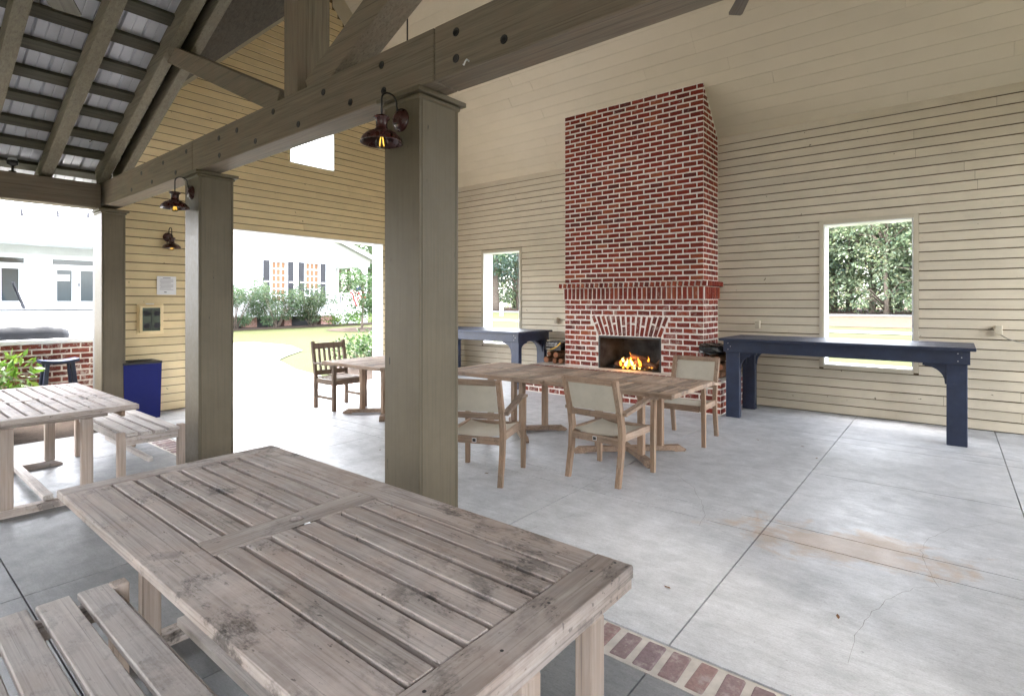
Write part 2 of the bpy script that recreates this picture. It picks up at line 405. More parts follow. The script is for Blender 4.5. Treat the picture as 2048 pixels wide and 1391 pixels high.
def glass(name, col=(.03,.04,.045)):
    t = NT(name); return t.fin(col,.06,.6)
m_pane = glass('dark_window_glass')
def emit(name, col, st):
    t = NT(name); t.fin((0,0,0),.5); t.set(t.b.inputs['Emission Color'], tuple(col)+(1,)); t.b.inputs['Emission Strength'].default_value = st; return t.m
m_flame = emit('flame', (1.0,.26,.02), .20)
m_flamecore = emit('flame_core', (1.0,.52,.10), .30)
m_filament = emit('filament', (1.0,.55,.08), .07)
def bulbglass():
    t = NT('bulb_glass'); t.fin((1,1,1),.02,.5)
    t.b.inputs['Transmission Weight'].default_value = 1.0; t.b.inputs['IOR'].default_value = 1.25; return t.m
m_bulb = bulbglass()

# ------------------------------------------------------------------ terrain
def tz(x, y):
    r = math.hypot(x, y); return -.06 + .012*min(max(r-8, 0), 70)
g = MB(); N = 240
xs = [-240+480*(i/N) for i in range(N+1)]
# finer rows near the pavilion, one sheet to the horizon
def spread(u): return math.copysign(abs(u)**2.2, u)
gx = [spread(-1+2*i/N)*300 for i in range(N+1)]
for j in range(N+1):
    for i in range(N+1): g.v.append((gx[i]-6, gx[j]+6, tz(gx[i]-6, gx[j]+6)))
for j in range(N):
    for i in range(N):
        a = j*(N+1)+i; g.f.append((a,a+1,a+N+2,a+N+1))
struct('ground', g, m_grass)
def drape(name, poly, mat, lift, step=1.5, bulge=0.0):
    """a sheet following the terrain inside a convex-ish outline: fan of rings"""
    cx = sum(p[0] for p in poly)/len(poly); cyy = sum(p[1] for p in poly)/len(poly)
    pts = []
    for k,p in enumerate(poly):
        q = poly[(k+1)%len(poly)]; d = math.dist(p,q); n = max(1,int(d/step))
        pts += [(p[0]+(q[0]-p[0])*i/n, p[1]+(q[1]-p[1])*i/n) for i in range(n)]
    mb = MB(); n = len(pts); K = 10
    for k in range(K+1):
        f = 1-k/K
        for (x,y) in pts:
            X = cx+(x-cx)*f; Y = cyy+(y-cyy)*f
            mb.v.append((X,Y,tz(X,Y)+lift+bulge*(1-f**3)))
    for k in range(K):
        for i in range(n):
            mb.f.append((k*n+i,k*n+(i+1)%n,(k+1)*n+(i+1)%n,(k+1)*n+i))
    return struct(name, mb, mat)
def ribbon(name, line, w, mat, lift):
    mb = MB(); out = []
    for k in range(len(line)-1):
        a, b = line[k], line[k+1]; n = max(1,int(math.dist(a,b)/2))
        out += [(a[0]+(b[0]-a[0])*i/n, a[1]+(b[1]-a[1])*i/n) for i in range(n)]
    out.append(line[-1])
    for k,p in enumerate(out):
        q = out[min(k+1,len(out)-1)]; r_ = out[max(k-1,0)]
        t = Vector((q[0]-r_[0], q[1]-r_[1])).normalized(); nx,ny = -t.y, t.x
        for s in (-.5,.5):
            X = p[0]+nx*w*s; Y = p[1]+ny*w*s; mb.v.append((X,Y,tz(X,Y)+lift))
    for k in range(len(out)-1): mb.f.append((2*k,2*k+1,2*k+3,2*k+2))
    return struct(name, mb, mat)
drape('path', [(-8.95,3.3),(-8.95,6.0),(-9.8,6.15),(-11.2,6.3),(-13.4,7.0),(-14.2,7.7),(-15.2,8.7),(-17.0,9.3),(-19.2,9.1),(-19.6,7.4),(-15,5.4),(-11,3.6)], m_pathc, .03)
drape('mulch_bed', [(-8.95,6.15),(-8.95,8.6),(-9.6,9.6),(-11.0,8.6),(-11.3,7.4),(-10.4,6.5)], m_mulch, .02, .6, .05)
drape('mulch_bed', [(-7.78,2.0),(-7.78,-8.0),(-9.55,-8.0),(-9.55,2.9),(-8.95,2.9),(-8.95,2.0)], m_mulch, .02, .4, .06)
drape('mulch_bed', [(-26.2,7.5),(-26.4,24),(-27.9,24),(-27.9,7.5)], m_mulch, .02, .8, .05)
drape('mulch_bed', [(-22.6+1.7*math.cos(a*.52), 16.1+1.7*math.sin(a*.52)) for a in range(12)], m_mulch, .02, .6, .08)
ribbon('road', [(-90,40),(-45,43),(-28,46),(-14,50.5),(0,53),(30,54),(90,50)], 5.5, m_road, .03)
drape('pine_straw_bed', [(-13,33),(18,33),(18,49.5),(0,49),(-13,46.5)], m_straw, .02, 3)
drape('pine_straw_bed', [(-80,47),(-45,47.5),(-28,50),(-14,55),(0,57.5),(40,58),(40,90),(-80,90)], m_straw, .02, 4)
ribbon('walkway', [(-60,28),(-30,28.5),(0,28.5),(40,29)], 2.0, m_pathc, .03)

# ------------------------------------------------------------------ concrete floor with joints, cracks and brick borders
fb = MB(); fb.box((-8.7,2.0,-.3),(4.8,8.9,-.022)).box((-7.75,-8.4,-.3),(4.8,2.0,-.024))
floor = struct('floor', fb, m_joint)
JX = [-8.7,-7.87,-6.49,-5.11,-3.73,-2.35,-.97,.41,1.79,3.17,4.7]
JY = [2.305,3.80,4.06,5.46,6.82,7.10,8.60]
PY = [-8.4,-6.9,-5.4,-3.9,-2.42,-.92,.58,2.075]
gp = .0036
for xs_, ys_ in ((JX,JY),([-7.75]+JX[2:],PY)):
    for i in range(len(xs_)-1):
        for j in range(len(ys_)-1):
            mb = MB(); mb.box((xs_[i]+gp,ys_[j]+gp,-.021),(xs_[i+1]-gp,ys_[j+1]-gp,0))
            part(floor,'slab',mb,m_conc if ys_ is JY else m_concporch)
# brick borders
bb = MB(); bb.box((-8.45,2.08,-.02),(4.7,2.30,-.004)).box((-8.93,3.35,-.2),(-8.71,6.65,-.005)); part(floor,'mortar_bed',bb,m_mortarfl)
bmesh_ = [ ]
for k in range(5):
    mb = MB(); w = .041+random.uniform(-.003,.003); l = .097+random.uniform(-.005,.004)
    mb.bev((-w,-l,-.018),(w,l,.003),.007); bmesh_.append(mb.mesh('brick',m_brickfloor))
x = -8.40; k = 0
while x < 4.5:
    link('brick', bmesh_[k%5], floor, (x,2.19+random.uniform(-.005,.005),random.uniform(-.003,.001)), (0,0,random.uniform(-.03,.03))); x += .112; k += 1
y = 3.42
while y < 6.62:
    link('brick', bmesh_[k%5], floor, (-8.82,y,-.001), (0,0,R(90)+random.uniform(-.03,.03))); y += .112; k += 1
def crack(pts, w=.0022):
    pts = [Vector(p) for p in pts]; out = []
    for a,b in zip(pts,pts[1:]):
        n = max(2,int((b-a).length/.05))
        for i in range(n):
            p = a.lerp(b,i/n); out.append(p+Vector((random.uniform(-.008,.008),random.uniform(-.008,.008))))
    out.append(pts[-1]); mb = MB()
    for k,p in enumerate(out):
        t = (out[min(k+1,len(out)-1)]-out[max(k-1,0)]).normalized(); ww = w*random.uniform(.4,1.1)
        for s in (-.5,.5): mb.v.append((p.x-t.y*ww*s, p.y+t.x*ww*s, .0012))
    for k in range(len(out)-1): mb.f.append((2*k,2*k+1,2*k+3,2*k+2))
    part(floor,'crack',mb,m_crack)
crack([(-1.97,4.71),(-1.67,4.44),(-1.49,4.14),(-1.36,3.88),(-1.33,3.67)])
crack([(-.34,2.66),(-.34,2.81),(-.32,3.07),(-.25,3.35),(-.15,3.59),(-.04,3.68),(.12,3.68),(.27,3.69),(1.2,3.66)])
crack([(-.04,3.68),(-.09,3.85),(-.14,4.16),(-.10,4.42),(0,4.67),(.27,5.02)])
crack([(-.73,5.92),(-.26,5.46),(.06,5.14),(.39,4.98),(1.2,4.8)])
crack([(-2.6,2.5),(-2.2,2.9),(-2.1,3.3)],.002)

# ------------------------------------------------------------------ clapboard walls
def lap(L, h, th=.010, tilt=.010):
    """one clapboard along local X (0..L), z 0..h, its lower edge proud towards -Y, a dark lap below"""
    return [(0,-tilt-th,0),(L,-tilt-th,0),(L,-th*.8,h),(0,-th*.8,h),(0,-.001,0),(L,-.001,0),(L,-.001,h),(0,-.001,h)], \
           [(0,1,2,3),(7,6,5,4),(1,0,4,5),(0,3,7,4),(2,1,5,6),(3,2,6,7)]
def clad(wall, M, courses, h, z0, spans, mat, partial=()):
    """spans(zlo,zhi) -> list of (a,b) along the wall"""
    for k in range(courses):
        zl = z0+k*h
        for (a,b,c,d) in partial:
            for (lo,hi) in ((zl,min(zl+h,c)),(max(zl,d),zl+h)):
                if .02 < hi-lo < h-.012 and hi-lo > .016:
                    mb = MB(); V,Fc = lap(b-a, hi-lo-(.0145 if hi == zl+h else .001)); mb.add(V,Fc, M @ Matrix.Translation((a,0,lo))); part(wall,'board',mb,mat)
        for a,b in spans(zl, zl+h):
            if b-a < .04: continue
            p = a
            while p < b-.01:
                q = p+random.uniform(2.4,4.9)
                if b-q < .8: q = b
                mb = MB(); V,Fc = lap(q-p-(.003 if q < b else 0), h-.0125)
                mb.add(V,Fc, M @ Matrix.Translation((p,random.uniform(-.0012,.0012),zl+random.uniform(-.0014,.0014))) @ Matrix.Rotation(random.uniform(-.0006,.0006),4,'Y')); part(wall,'board',mb,mat)
                p = q
def cut(a, b, holes):
    out = [(a,b)]
    for (h0,h1) in holes:
        n = []
        for (p,q) in out:
            if h1<=p or h0>=q: n.append((p,q)); continue
            if h0>p: n.append((p,h0))
            if h1<q: n.append((h1,q))
        out = n
    return out

XG, YW = -8.6, 8.55            # inner faces of the gable wall and of the fireplace wall
EAVE, PITCH, RIDGE_Y, RIDGE_Z = 4.05, 1.06, 5.5, 7.28
def z_near(y): return 1.57+1.04*y
def z_far(y): return EAVE+PITCH*(YW-y)
# gable wall: local X = world Y, local Y = -world X  -> facing +X
gw = thing('siding_wall', 'cream clapboard gable wall with a wide doorway and a small square opening above it', 'wall')
MG = Matrix(((0,-1,0,XG),(1,0,0,0),(0,0,1,0),(0,0,0,1)))
DY0, DY1, DZ = 3.42, 6.60, 2.66
WY0, WY1, WZ0, WZ1 = 4.69, 5.53, 3.87, 4.66
YG0 = 2.10
def gspan(zl, zh):
    a = max(YG0, (zh-1.57)/1.04+.03); b = min(YW, YW-(zh-EAVE+.42)/PITCH if zh > EAVE-.42 else YW)
    holes = []
    if zl < DZ-.001: holes.append((DY0-.0,DY1+.0))
    if zh > WZ0+.001 and zl < WZ1-.001: holes.append((WY0,WY1))
    return cut(a,b,holes) if b > a else []
clad(gw, MG, 62, .1145, .012, gspan, m_siding, [(WY0,WY1,WZ0,WZ1),(DY0,DY1,-1,DZ)])
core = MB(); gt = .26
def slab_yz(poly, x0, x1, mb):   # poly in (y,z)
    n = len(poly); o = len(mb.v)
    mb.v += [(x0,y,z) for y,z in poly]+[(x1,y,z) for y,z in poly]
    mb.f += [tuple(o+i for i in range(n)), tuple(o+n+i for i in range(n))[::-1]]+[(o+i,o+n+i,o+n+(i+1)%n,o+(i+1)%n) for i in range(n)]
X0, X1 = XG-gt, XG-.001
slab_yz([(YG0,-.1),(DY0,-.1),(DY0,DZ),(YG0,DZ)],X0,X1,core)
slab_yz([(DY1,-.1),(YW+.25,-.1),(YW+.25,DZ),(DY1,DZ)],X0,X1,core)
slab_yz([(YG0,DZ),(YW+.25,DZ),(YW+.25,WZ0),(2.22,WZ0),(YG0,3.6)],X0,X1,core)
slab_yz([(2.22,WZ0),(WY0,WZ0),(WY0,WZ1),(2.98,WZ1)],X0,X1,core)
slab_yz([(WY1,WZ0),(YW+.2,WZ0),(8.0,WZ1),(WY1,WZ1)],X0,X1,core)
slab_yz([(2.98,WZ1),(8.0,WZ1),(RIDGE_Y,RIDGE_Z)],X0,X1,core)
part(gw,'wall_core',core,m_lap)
fr = MB()     # smooth frieze under the far rake and thin trim under the near rake
slab_yz([(YW-.001,EAVE-.42),(YW-.001,EAVE),(RIDGE_Y,z_far(RIDGE_Y)-.01),(RIDGE_Y,z_far(RIDGE_Y)-.46)],XG,XG+.022,fr); part(gw,'frieze',fr,m_trim)
fr = MB(); slab_yz([(YG0,z_near(YG0)-.14),(RIDGE_Y-.06,z_near(RIDGE_Y-.06)-.14),(RIDGE_Y-.06,z_near(RIDGE_Y-.06)-.02),(YG0,z_near(YG0)-.02)],XG,XG+.034,fr); part(gw,'rake_trim',fr,m_trim)
jb = MB()     # white lining of the doorway and the high opening
jb.box((X0-.02,DY1-.02,-.05),(XG+.024,DY1-.001,DZ)).box((X0-.02,DY0+.001,-.05),(XG+.024,DY0+.02,DZ)).box((X0-.02,DY0+.001,DZ-.02),(XG+.022,DY1-.001,DZ-.001))
part(gw,'door_lining',jb,m_white)
jb = MB(); jb.box((X0-.02,WY0-.001,WZ0),(XG+.02,WY1,WZ0+.018)).box((X0-.02,WY0+.0,WZ1-.018),(XG+.02,WY1,WZ1)).box((X0-.02,WY0,WZ0+.018),(XG+.02,WY0+.018,WZ1-.018)).box((X0-.02,WY1-.018,WZ0+.018),(XG+.02,WY1,WZ1-.018))
part(gw,'opening_lining',jb,m_white)
ct = MB(); ct.box((X0+.03,YG0-.03,-.05),(XG+.03,YG0-.002,2.72)); part(gw,'corner_trim',ct,m_cornertrim)
# outside face of the gable: white clapboards seen edge-on beside the corner post
MGo = Matrix(((0,1,0,X0),(-1,0,0,0),(0,0,1,0),(0,0,0,1)))
for k in range(24):
    mb = MB(); V,Fc = lap(1.28,.112,.012,.028); mb.add(V,Fc, MGo @ Matrix.Translation((-DY0+.02,0,.012+.1145*k))); part(gw,'exterior_board',mb,m_cornertrim)

# fireplace wall
fw = thing('siding_wall', 'long buff clapboard wall with two window openings behind the brick fireplace', 'wall')
MF = Matrix(((1,0,0,0),(0,1,0,YW),(0,0,1,0),(0,0,0,1)))
WIN = [(-7.70,-6.72,.66,2.57),(-1.36,-.36,.66,2.60)]
XR = 4.2
CX0, CX1, CY = -5.21, -2.80, 7.90
def fspan(zl, zh):
    holes = [(CX0+.05,CX1-.05)]
    for (a,b,c,d) in WIN:
        if zh > c-.049 and zl < d+.052: holes.append((a-.055,b+.055))
    return cut(XG+.02, XR, holes)
clad(fw, MF, 34, .1195, .012, fspan, m_siding_b, [(a-.055,b+.055,c-.05,d+.053) for (a,b,c,d) in WIN])
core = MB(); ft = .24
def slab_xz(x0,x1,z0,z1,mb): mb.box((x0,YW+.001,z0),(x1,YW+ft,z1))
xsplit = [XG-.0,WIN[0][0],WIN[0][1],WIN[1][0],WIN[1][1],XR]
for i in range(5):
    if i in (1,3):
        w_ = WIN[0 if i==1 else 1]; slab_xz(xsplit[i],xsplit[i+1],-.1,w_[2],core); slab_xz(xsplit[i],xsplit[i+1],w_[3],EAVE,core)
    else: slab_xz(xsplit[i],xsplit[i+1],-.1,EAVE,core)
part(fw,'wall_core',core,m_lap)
for (a,b,c,d) in WIN:
    cs = MB(); t_ = .052; y0 = YW-.026; y1 = YW
    cs.bev((a-t_,y0,c-.03),(a,y1,d+t_),.003).bev((b,y0,c-.03),(b+t_,y1,d+t_),.003).bev((a,y0,d),(b,y1,d+t_),.003).bev((a,y0,c-.05),(b,y1,c),.003)
    casing = part(fw,'window_casing',cs,m_trim)
    ln = MB(); ln.box((a,YW-.02,c),(a+.016,YW+ft+.02,d)).box((b-.016,YW-.02,c),(b,YW+ft+.02,d)).box((a+.016,YW-.02,d-.016),(b-.016,YW+ft+.02,d)).box((a+.016,YW-.02,c),(b-.016,YW+ft+.02,c+.016))
    part(casing,'lining',ln,m_white)

# ------------------------------------------------------------------ sloped board ceiling (far slope)
ceil = MB()
slope = math.atan(PITCH); SL = (YW-RIDGE_Y)/math.cos(slope)
MC = Matrix.Translation((0,YW,EAVE)) @ Matrix.Rotation(math.pi-slope,4,'X')   # local +Y runs up the slope towards the ridge, local +Z points down into the room
ceil.box((XG-.25,-.35,-.12),(XR+.2,SL+.02,-.022),MC)
ceiling = thing('board_ceiling','pale painted board ceiling sloping up over the fireplace wall','ceiling')
part(ceiling,'ceiling_deck',ceil,m_darkwood)
bw = .172; k = 0; yy = .0
while yy < SL-.01:
    xa = XG+.001
    while xa < XR:
        xb = min(XR, xa+random.uniform(2.4,5.2))
        mb = MB(); mb.bev((xa+.0006,yy+.0006,-.02),(xb-.0006,min(yy+bw,SL)-.0006,random.uniform(-.0010,.0010)),.0014,MC)
        part(ceiling,'plank',mb,m_ceil); xa = xb
    yy += bw

# near slope of the hall roof: dark rafters and deck, cut away over the porch
nr = thing('hall_roof','dark unpainted roof slope with rafters above the cream gable wall','roof')
def zp(x): return 3.22+.42*(x+8.2) if x < -3.6 else 3.22+.42*(1.0-x)
def yval(x): return (zp(x)-1.57)/1.04
dk = MB()
for (xa,xb) in ((-8.9,-8.2),(-8.2,-3.6),(-3.6,1.0),(1.0,XR+.2)):
    n = 6
    for i in range(n):
        p,q = xa+(xb-xa)*i/n, xa+(xb-xa)*(i+1)/n
        ya = 1.55 if p < -8.2 or p >= 1.0 else yval(p); yb = 1.55 if q <= -8.2 or q > 1.0 else yval(q)
        V = [(p,ya,z_near(ya)+.16),(q,yb,z_near(yb)+.16),(q,RIDGE_Y,RIDGE_Z+.17),(p,RIDGE_Y,RIDGE_Z+.17)]
        V += [(x_,y_,z_+.04) for x_,y_,z_ in V]
        dk.add(V,[(3,2,1,0),(4,5,6,7),(0,1,5,4),(2,3,7,6),(1,2,6,5),(3,0,4,7)])
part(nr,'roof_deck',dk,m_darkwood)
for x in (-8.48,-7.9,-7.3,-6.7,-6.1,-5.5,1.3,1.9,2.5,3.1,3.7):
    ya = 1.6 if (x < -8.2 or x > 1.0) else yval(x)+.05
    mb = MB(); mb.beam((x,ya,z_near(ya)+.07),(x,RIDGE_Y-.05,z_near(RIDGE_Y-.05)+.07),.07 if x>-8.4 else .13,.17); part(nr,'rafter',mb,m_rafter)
mb = MB(); mb.beam((-8.55,RIDGE_Y,RIDGE_Z-.02),(XR,RIDGE_Y,RIDGE_Z-.02),.07,.22); part(nr,'ridge_board',mb,m_trim)

# unseen wall right of the porch, added to keep light out of the hall
sw_ = thing('siding_wall','unseen buff clapboard wall right of the porch, added to block light into the hall','wall')
MS = Matrix(((-1,0,0,0),(0,-1,0,2.18),(0,0,1,0),(0,0,0,1)))
for k in range(31):
    mb = MB(); V,Fc = lap(XR-1.05,.105); mb.add(V,Fc, MS @ Matrix.Translation((-XR,0,.012+.1195*k))); part(sw_,'board',mb,m_siding_b)
mb = MB(); mb.box((1.05,2.0,-.1),(XR,2.179,3.72)); part(sw_,'wall_core',mb,m_siding_b)

rg = thing('siding_wall','unseen cream clapboard gable and end wall, added to limit light from the right side of the hall','wall')  # unseen end wall, shaped to limit light entering from the right
core = MB(); slab_yz([(2.35,4.05),(YW,4.05),(RIDGE_Y,RIDGE_Z)],XR,XR+.2,core); slab_yz([(2.18,-.1),(5.0,-.1),(5.0,4.049),(2.4,4.049),(2.18,3.84)],XR,XR+.2,core); part(rg,'wall_core',core,m_siding)
MR = Matrix(((0,1,0,XR),(-1,0,0,0),(0,0,1,0),(0,0,0,1)))
for k in range(28):
    zl = 4.05+.1145*k; a = max(2.2,(zl+.1-1.57)/1.04+.02); b = min(YW-.03, YW-(zl+.12-EAVE)/PITCH)
    if b-a > .05:
        mb = MB(); V,Fc = lap(b-a,.1); mb.add(V,Fc, MR @ Matrix.Translation((-b,0,zl))); part(rg,'board',mb,m_siding)
bk = thing('siding_wall','unseen buff clapboard wall added behind the porch to cut light from the back','wall')  # out of view, added so less light reaches the porch from behind
mb = MB(); mb.box((-8.4,-3.75,-.1),(1.4,-3.55,4.9)); part(bk,'wall_core',mb,m_siding_b)
for k in range(38):
    mb = MB(); V,Fc = lap(9.7,.112); mb.add(V,Fc, Matrix(((-1,0,0,0),(0,-1,0,-3.548),(0,0,1,0),(0,0,0,1))) @ Matrix.Translation((-1.35,0,.012+.1265*k))); part(bk,'board',mb,m_siding_b)
pw_ = thing('siding_wall','unseen short buff clapboard wall added at the right edge of the porch to block light','wall')  # added out of view to hold side light off the front floor
mb = MB(); mb.box((1.2,-.2,-.1),(1.4,2.0,2.95)); part(pw_,'wall_core',mb,m_siding_b)
MR2 = Matrix(((0,1,0,1.2),(-1,0,0,0),(0,0,1,0),(0,0,0,1)))
for k in range(25):
    mb = MB(); V,Fc = lap(2.2,.105); mb.add(V,Fc, MR2 @ Matrix.Translation((-2.0,0,.012+.1165*k))); part(pw_,'board',mb,m_siding_b)

# ------------------------------------------------------------------ timber posts
def post(x0, x1, y0, y1, label, h=2.70):
    t = thing('timber_post', label, 'post', ((x0+x1)/2,(y0+y1)/2,0), 0, 'taupe posts carrying the truss')
    a,b = (x1-x0)/2,(y1-y0)/2
    mb = MB(); mb.box((-a+.004,-b+.004,0),(a-.004,b-.004,h)); part(t,'core',mb,m_joint)
    for (lo,hi) in (((-a,-b,0),(a,-b+.019,h)),((-a,b-.019,0),(a,b,h)),((-a,-b+.021,0),(-a+.019,b-.021,h)),((a-.019,-b+.021,0),(a,b-.021,h))):
        mb = MB(); mb.bev(lo,hi,.003); part(t,'face_board',mb,m_post)
    mb = MB(); mb.bev((-a-.035,-b-.035,h),(a+.035,b+.035,h+.028),.003); part(t,'cap',mb,m_post)
    mb = MB(); mb.bev((-a-.012,-b-.012,h-.028),(a+.012,b+.012,h-.001),.008); part(t,'cap_moulding',mb,m_post)
    return t
post(-2.625,-2.315,2.03,2.34,'large taupe square post rising behind the foreground table')
post(-5.635,-5.325,2.03,2.34,'taupe square post between the blue bin and the wide doorway')
post(-8.46,-8.16,2.00,2.25,'farthest taupe corner post beside the white clapboard edge', 2.66)
# ------------------------------------------------------------------ truss
tr = thing('timber_truss','brown timber truss with king post and diagonal braces resting on the posts','truss')
for (a,b) in ((-8.42,-5.483),(-5.477,-2.203),(-2.197,1.3)):
    mb = MB(); mb.bev((a,2.035,2.732),(b,2.225,3.03),.006); part(tr,'beam',mb,m_beam)
mb = MB(); mb.bev((-3.82,2.04,3.032),(-3.63,2.30,5.05),.005); part(tr,'king_post',mb,m_beamZ)
def diag(name, a, b, w, d, y0, up, mat):
    mb = MB(); mb.beam((a[0],y0+w/2,a[1]),(b[0],y0+w/2,b[1]),w,d,(0,0,1)); part(tr,name,mb,mat)
diag('brace',(-3.93,3.03),(-6.10,4.02),.19,.17,2.045,0,m_beam)
diag('brace',(-3.50,3.00),(-1.35,4.05),.19,.19,2.045,0,m_beam)
sl = .42
for (y0,y1) in ((1.99,2.085),(2.175,2.27)):
    for sgn in (-1,1):
        xa = -3.725+sgn*4.65
        mb = MB(); mb.beam((xa,(y0+y1)/2,3.00+.10),(-3.725+sgn*.098,(y0+y1)/2,3.10+sl*4.55),(y1-y0),.2); part(tr,'top_chord',mb,m_rafter)
plug = MB(); plug.lathe([(.0001,.0006),(.014,.0006),(.018,.003),(.023,.002),(.024,-.005)],14,Matrix.Rotation(R(90),4,'X'))
pm = plug.mesh('bolt',m_black)
for (x,z) in ((-2.03,2.95),(-1.7,2.81),(-2.03,2.81),(-2.66,2.95),(-2.64,2.79),(-3.29,2.94),(-2.98,2.80),(-3.61,2.79),(-3.97,2.96),(-4.57,2.94),(-4.91,2.94),(-4.25,2.79),(-5.62,2.95),(-4.9,2.79),(-6.21,2.94),(-6.85,2.93),(-6.53,2.79),(-5.88,2.79),(-7.17,2.79),(-1.3,2.93),(-1.0,2.82)):
    link('bolt',pm,tr,(x,2.0345,z))
hk = MB(); hk.tube([(-1.93,2.03,2.765),(-1.93,2.012,2.77),(-1.935,2.004,2.755),(-1.945,2.006,2.742),(-1.955,2.012,2.75)],.004,6); part(tr,'cup_hook',hk,m_white,True)

# ------------------------------------------------------------------ porch roof
pr = thing('porch_roof','open porch roof of dark rafters and purlins under grey metal sheets','roof')
def chord(x): return 3.12+sl*(x+8.0)      # underside of rafters, left slope
XM = -3.725
def mirr(x): return 2*XM-x
for y in [1.49-.57*k for k in range(9)]:
    for s in (0,1):
        xa,xb = -8.62,XM-.04
        a = (xa,y,chord(xa)+.085); b = (xb,y,chord(xb)+.085)
        if s: a = (mirr(xa),)+a[1:]; b = (mirr(xb),)+b[1:]
        mb = MB(); mb.beam(a,b,.115,.17); part(pr,'rafter',mb,m_rafter)
px_ = [-8.9,-8.48,-8.06,-7.72,-7.34,-6.98,-6.61,-6.23,-5.84,-5.45,-5.06,-4.67,-4.28,-3.92]
for x in px_:
    for s in (0,1):
        X = mirr(x) if s else x; zc = chord(x)+.19+.03
        ang = math.atan(sl)*(1 if s else -1)
        yb_ = 2.17
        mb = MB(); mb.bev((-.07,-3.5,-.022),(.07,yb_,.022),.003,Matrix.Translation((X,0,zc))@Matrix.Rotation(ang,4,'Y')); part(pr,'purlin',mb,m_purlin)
mb = MB(); mb.bev((XM-.04,-3.5,chord(XM)+.02),(XM+.04,3.3,chord(XM)+.22),.004); part(pr,'ridge_beam',mb,m_purlin)
ys = -3.5
while ys < 2.1:
    ye = ys+.57
    for s in (0,1):
        xa,xb = -9.2,XM
        # each sheet: flat pans with raised ribs along the slope
        mb = MB(); prof = []
        for q in range(3):
            o = ys+q*.57/3
            prof += [(o,0),(o+.015,.022),(o+.03,0),(o+.10,0),(o+.108,.007),(o+.116,0)]
        prof.append((ye+.004,0))
        def lim(y):  # stop at the valley
            return max(xa, min(xb, -8.2+((1.57+1.04*y)-3.22-.0)/.42)) if y > 1.6 else xa
        for (yy_,h) in prof:
            x_s = xa
            for x_ in (x_s,xb):
                zz = chord(x_)+.19+.055+h
                mb.v.append(((mirr(x_) if s else x_), yy_, zz))
        for i in range(len(prof)-1): mb.f.append((2*i,2*i+1,2*i+3,2*i+2))
        part(pr,'metal_sheet',mb,m_metalroof)
    ys = ye
# boarded valley between the truss and the hall roof
dv = MB()
for s_ in (0,1):
    n = 8
    for i in range(n):
        p,q = -8.3+(XM+8.3)*i/n, -8.3+(XM+8.3)*(i+1)/n
        V = []
        for (x_,y_) in ((p,2.21),(q,2.21),(q,max(2.22,yval(q)+.05)),(p,max(2.22,yval(p)+.05))):
            V.append(((mirr(x_) if s_ else x_),y_,chord(x_)+.17))
        V += [(a_,b_,c_+.03) for a_,b_,c_ in V]
        dv.add(V,[(3,2,1,0),(4,5,6,7),(0,1,5,4),(1,2,6,5),(2,3,7,6),(3,0,4,7)])
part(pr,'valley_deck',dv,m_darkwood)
eb = thing('eave_beam','dark timber eave beam above the open left side of the porch','beam',(-8.31,0,0))
mb = MB(); mb.bev((-.12,-3.5,2.69),(.12,2.0,2.99),.006); part(eb,'beam',mb,m_beamY)
# small lamp on top of the eave beam
sp = thing('eave_spotlight','small dark spotlight with a pale cap perched on the eave beam','lamp',(-8.22,1.19,2.99))
mb = MB(); mb.lathe([(.035,0),(.035,.012),(.012,.02),(.012,.07)],14); part(sp,'stem',mb,m_black,True)
mb = MB(); mb.lathe([(.02,.07),(.05,.085),(.052,.13),(.0,.132)],16); part(sp,'head',mb,m_black,True)
mb = MB(); mb.lathe([(.0,.165),(.035,.16),(.046,.134)],16); part(sp,'cap',mb,m_white,True)

# ------------------------------------------------------------------ brick fireplace
FX = 1081.0
def pix(p):      # rough size rank of a brick seen from the camera: metres -> bigger when nearer
    return 1.0/max(.5,(p[0]**2+p[1]**2+(p[2]-1.5)**2))
def brick_variants(lx, lz, dep, mat, n=6, b=.006):
    out = []
    for k in range(n):
        mb = MB(); j = lambda s: random.uniform(-s,s)
        mb.bev((-lx/2,-.0035+j(.002),-lz/2),(lx/2,dep,lz/2),b)
        mb.v = [(x+j(.0028),y+j(.0016),z+j(.0028)) for x,y,z in mb.v]
        out.append(mb)
    return out
class Brickwork:
    """collects bricks; the largest in view become objects, the rest one part"""
    def __init__(s): s.items = []
    def add(s, M, lx, lz): s.items.append((M,lx,lz))
    def build(s, root, mat, most=300, lx0=.198, lz0=.066, dep=.05, name='brick', facing=None):
        var = brick_variants(lx0,lz0,dep,mat); ms = [v.mesh('brick',mat) for v in var]
        def area(it):
            p = it[0].translation; n = it[0].to_3x3() @ Vector((0,-1,0)); w = root.matrix_basis @ p
            v = Vector((0,0,1.52))-w; d = v.length
            return it[1]*it[2]*max(0.0,n.dot(v)/d)/d**2
        it = sorted(s.items, key=area, reverse=True)
        rest = MB()
        for k,(M,lx,lz) in enumerate(it):
            S = Matrix.Diagonal((lx/lx0,1,lz/lz0,1)); J = Matrix.Rotation(random.uniform(-.012,.012),4,'Y')
            if k < most:
                o = link(name, ms[k%6], root); o.matrix_basis = M @ J @ S
            else:
                rest.add(var[k%6].v, var[k%6].f, M @ J @ S)
        if rest.v:
            o = part(root,'brickwork',rest,mat); o['kind'] = 'stuff'
def face_front(x,y,z): return Matrix.Translation((x,y,z))
def face_right(x,y,z): return Matrix.Translation((x,y,z)) @ Matrix.Rotation(R(90),4,'Z')
def face_left(x,y,z): return Matrix.Translation((x,y,z)) @ Matrix.Rotation(R(-90),4,'Z')
def face_up(x,y,z,r=0): return Matrix.Translation((x,y,z)) @ Matrix.Rotation(r,4,'Z') @ Matrix.Rotation(R(-90),4,'X')
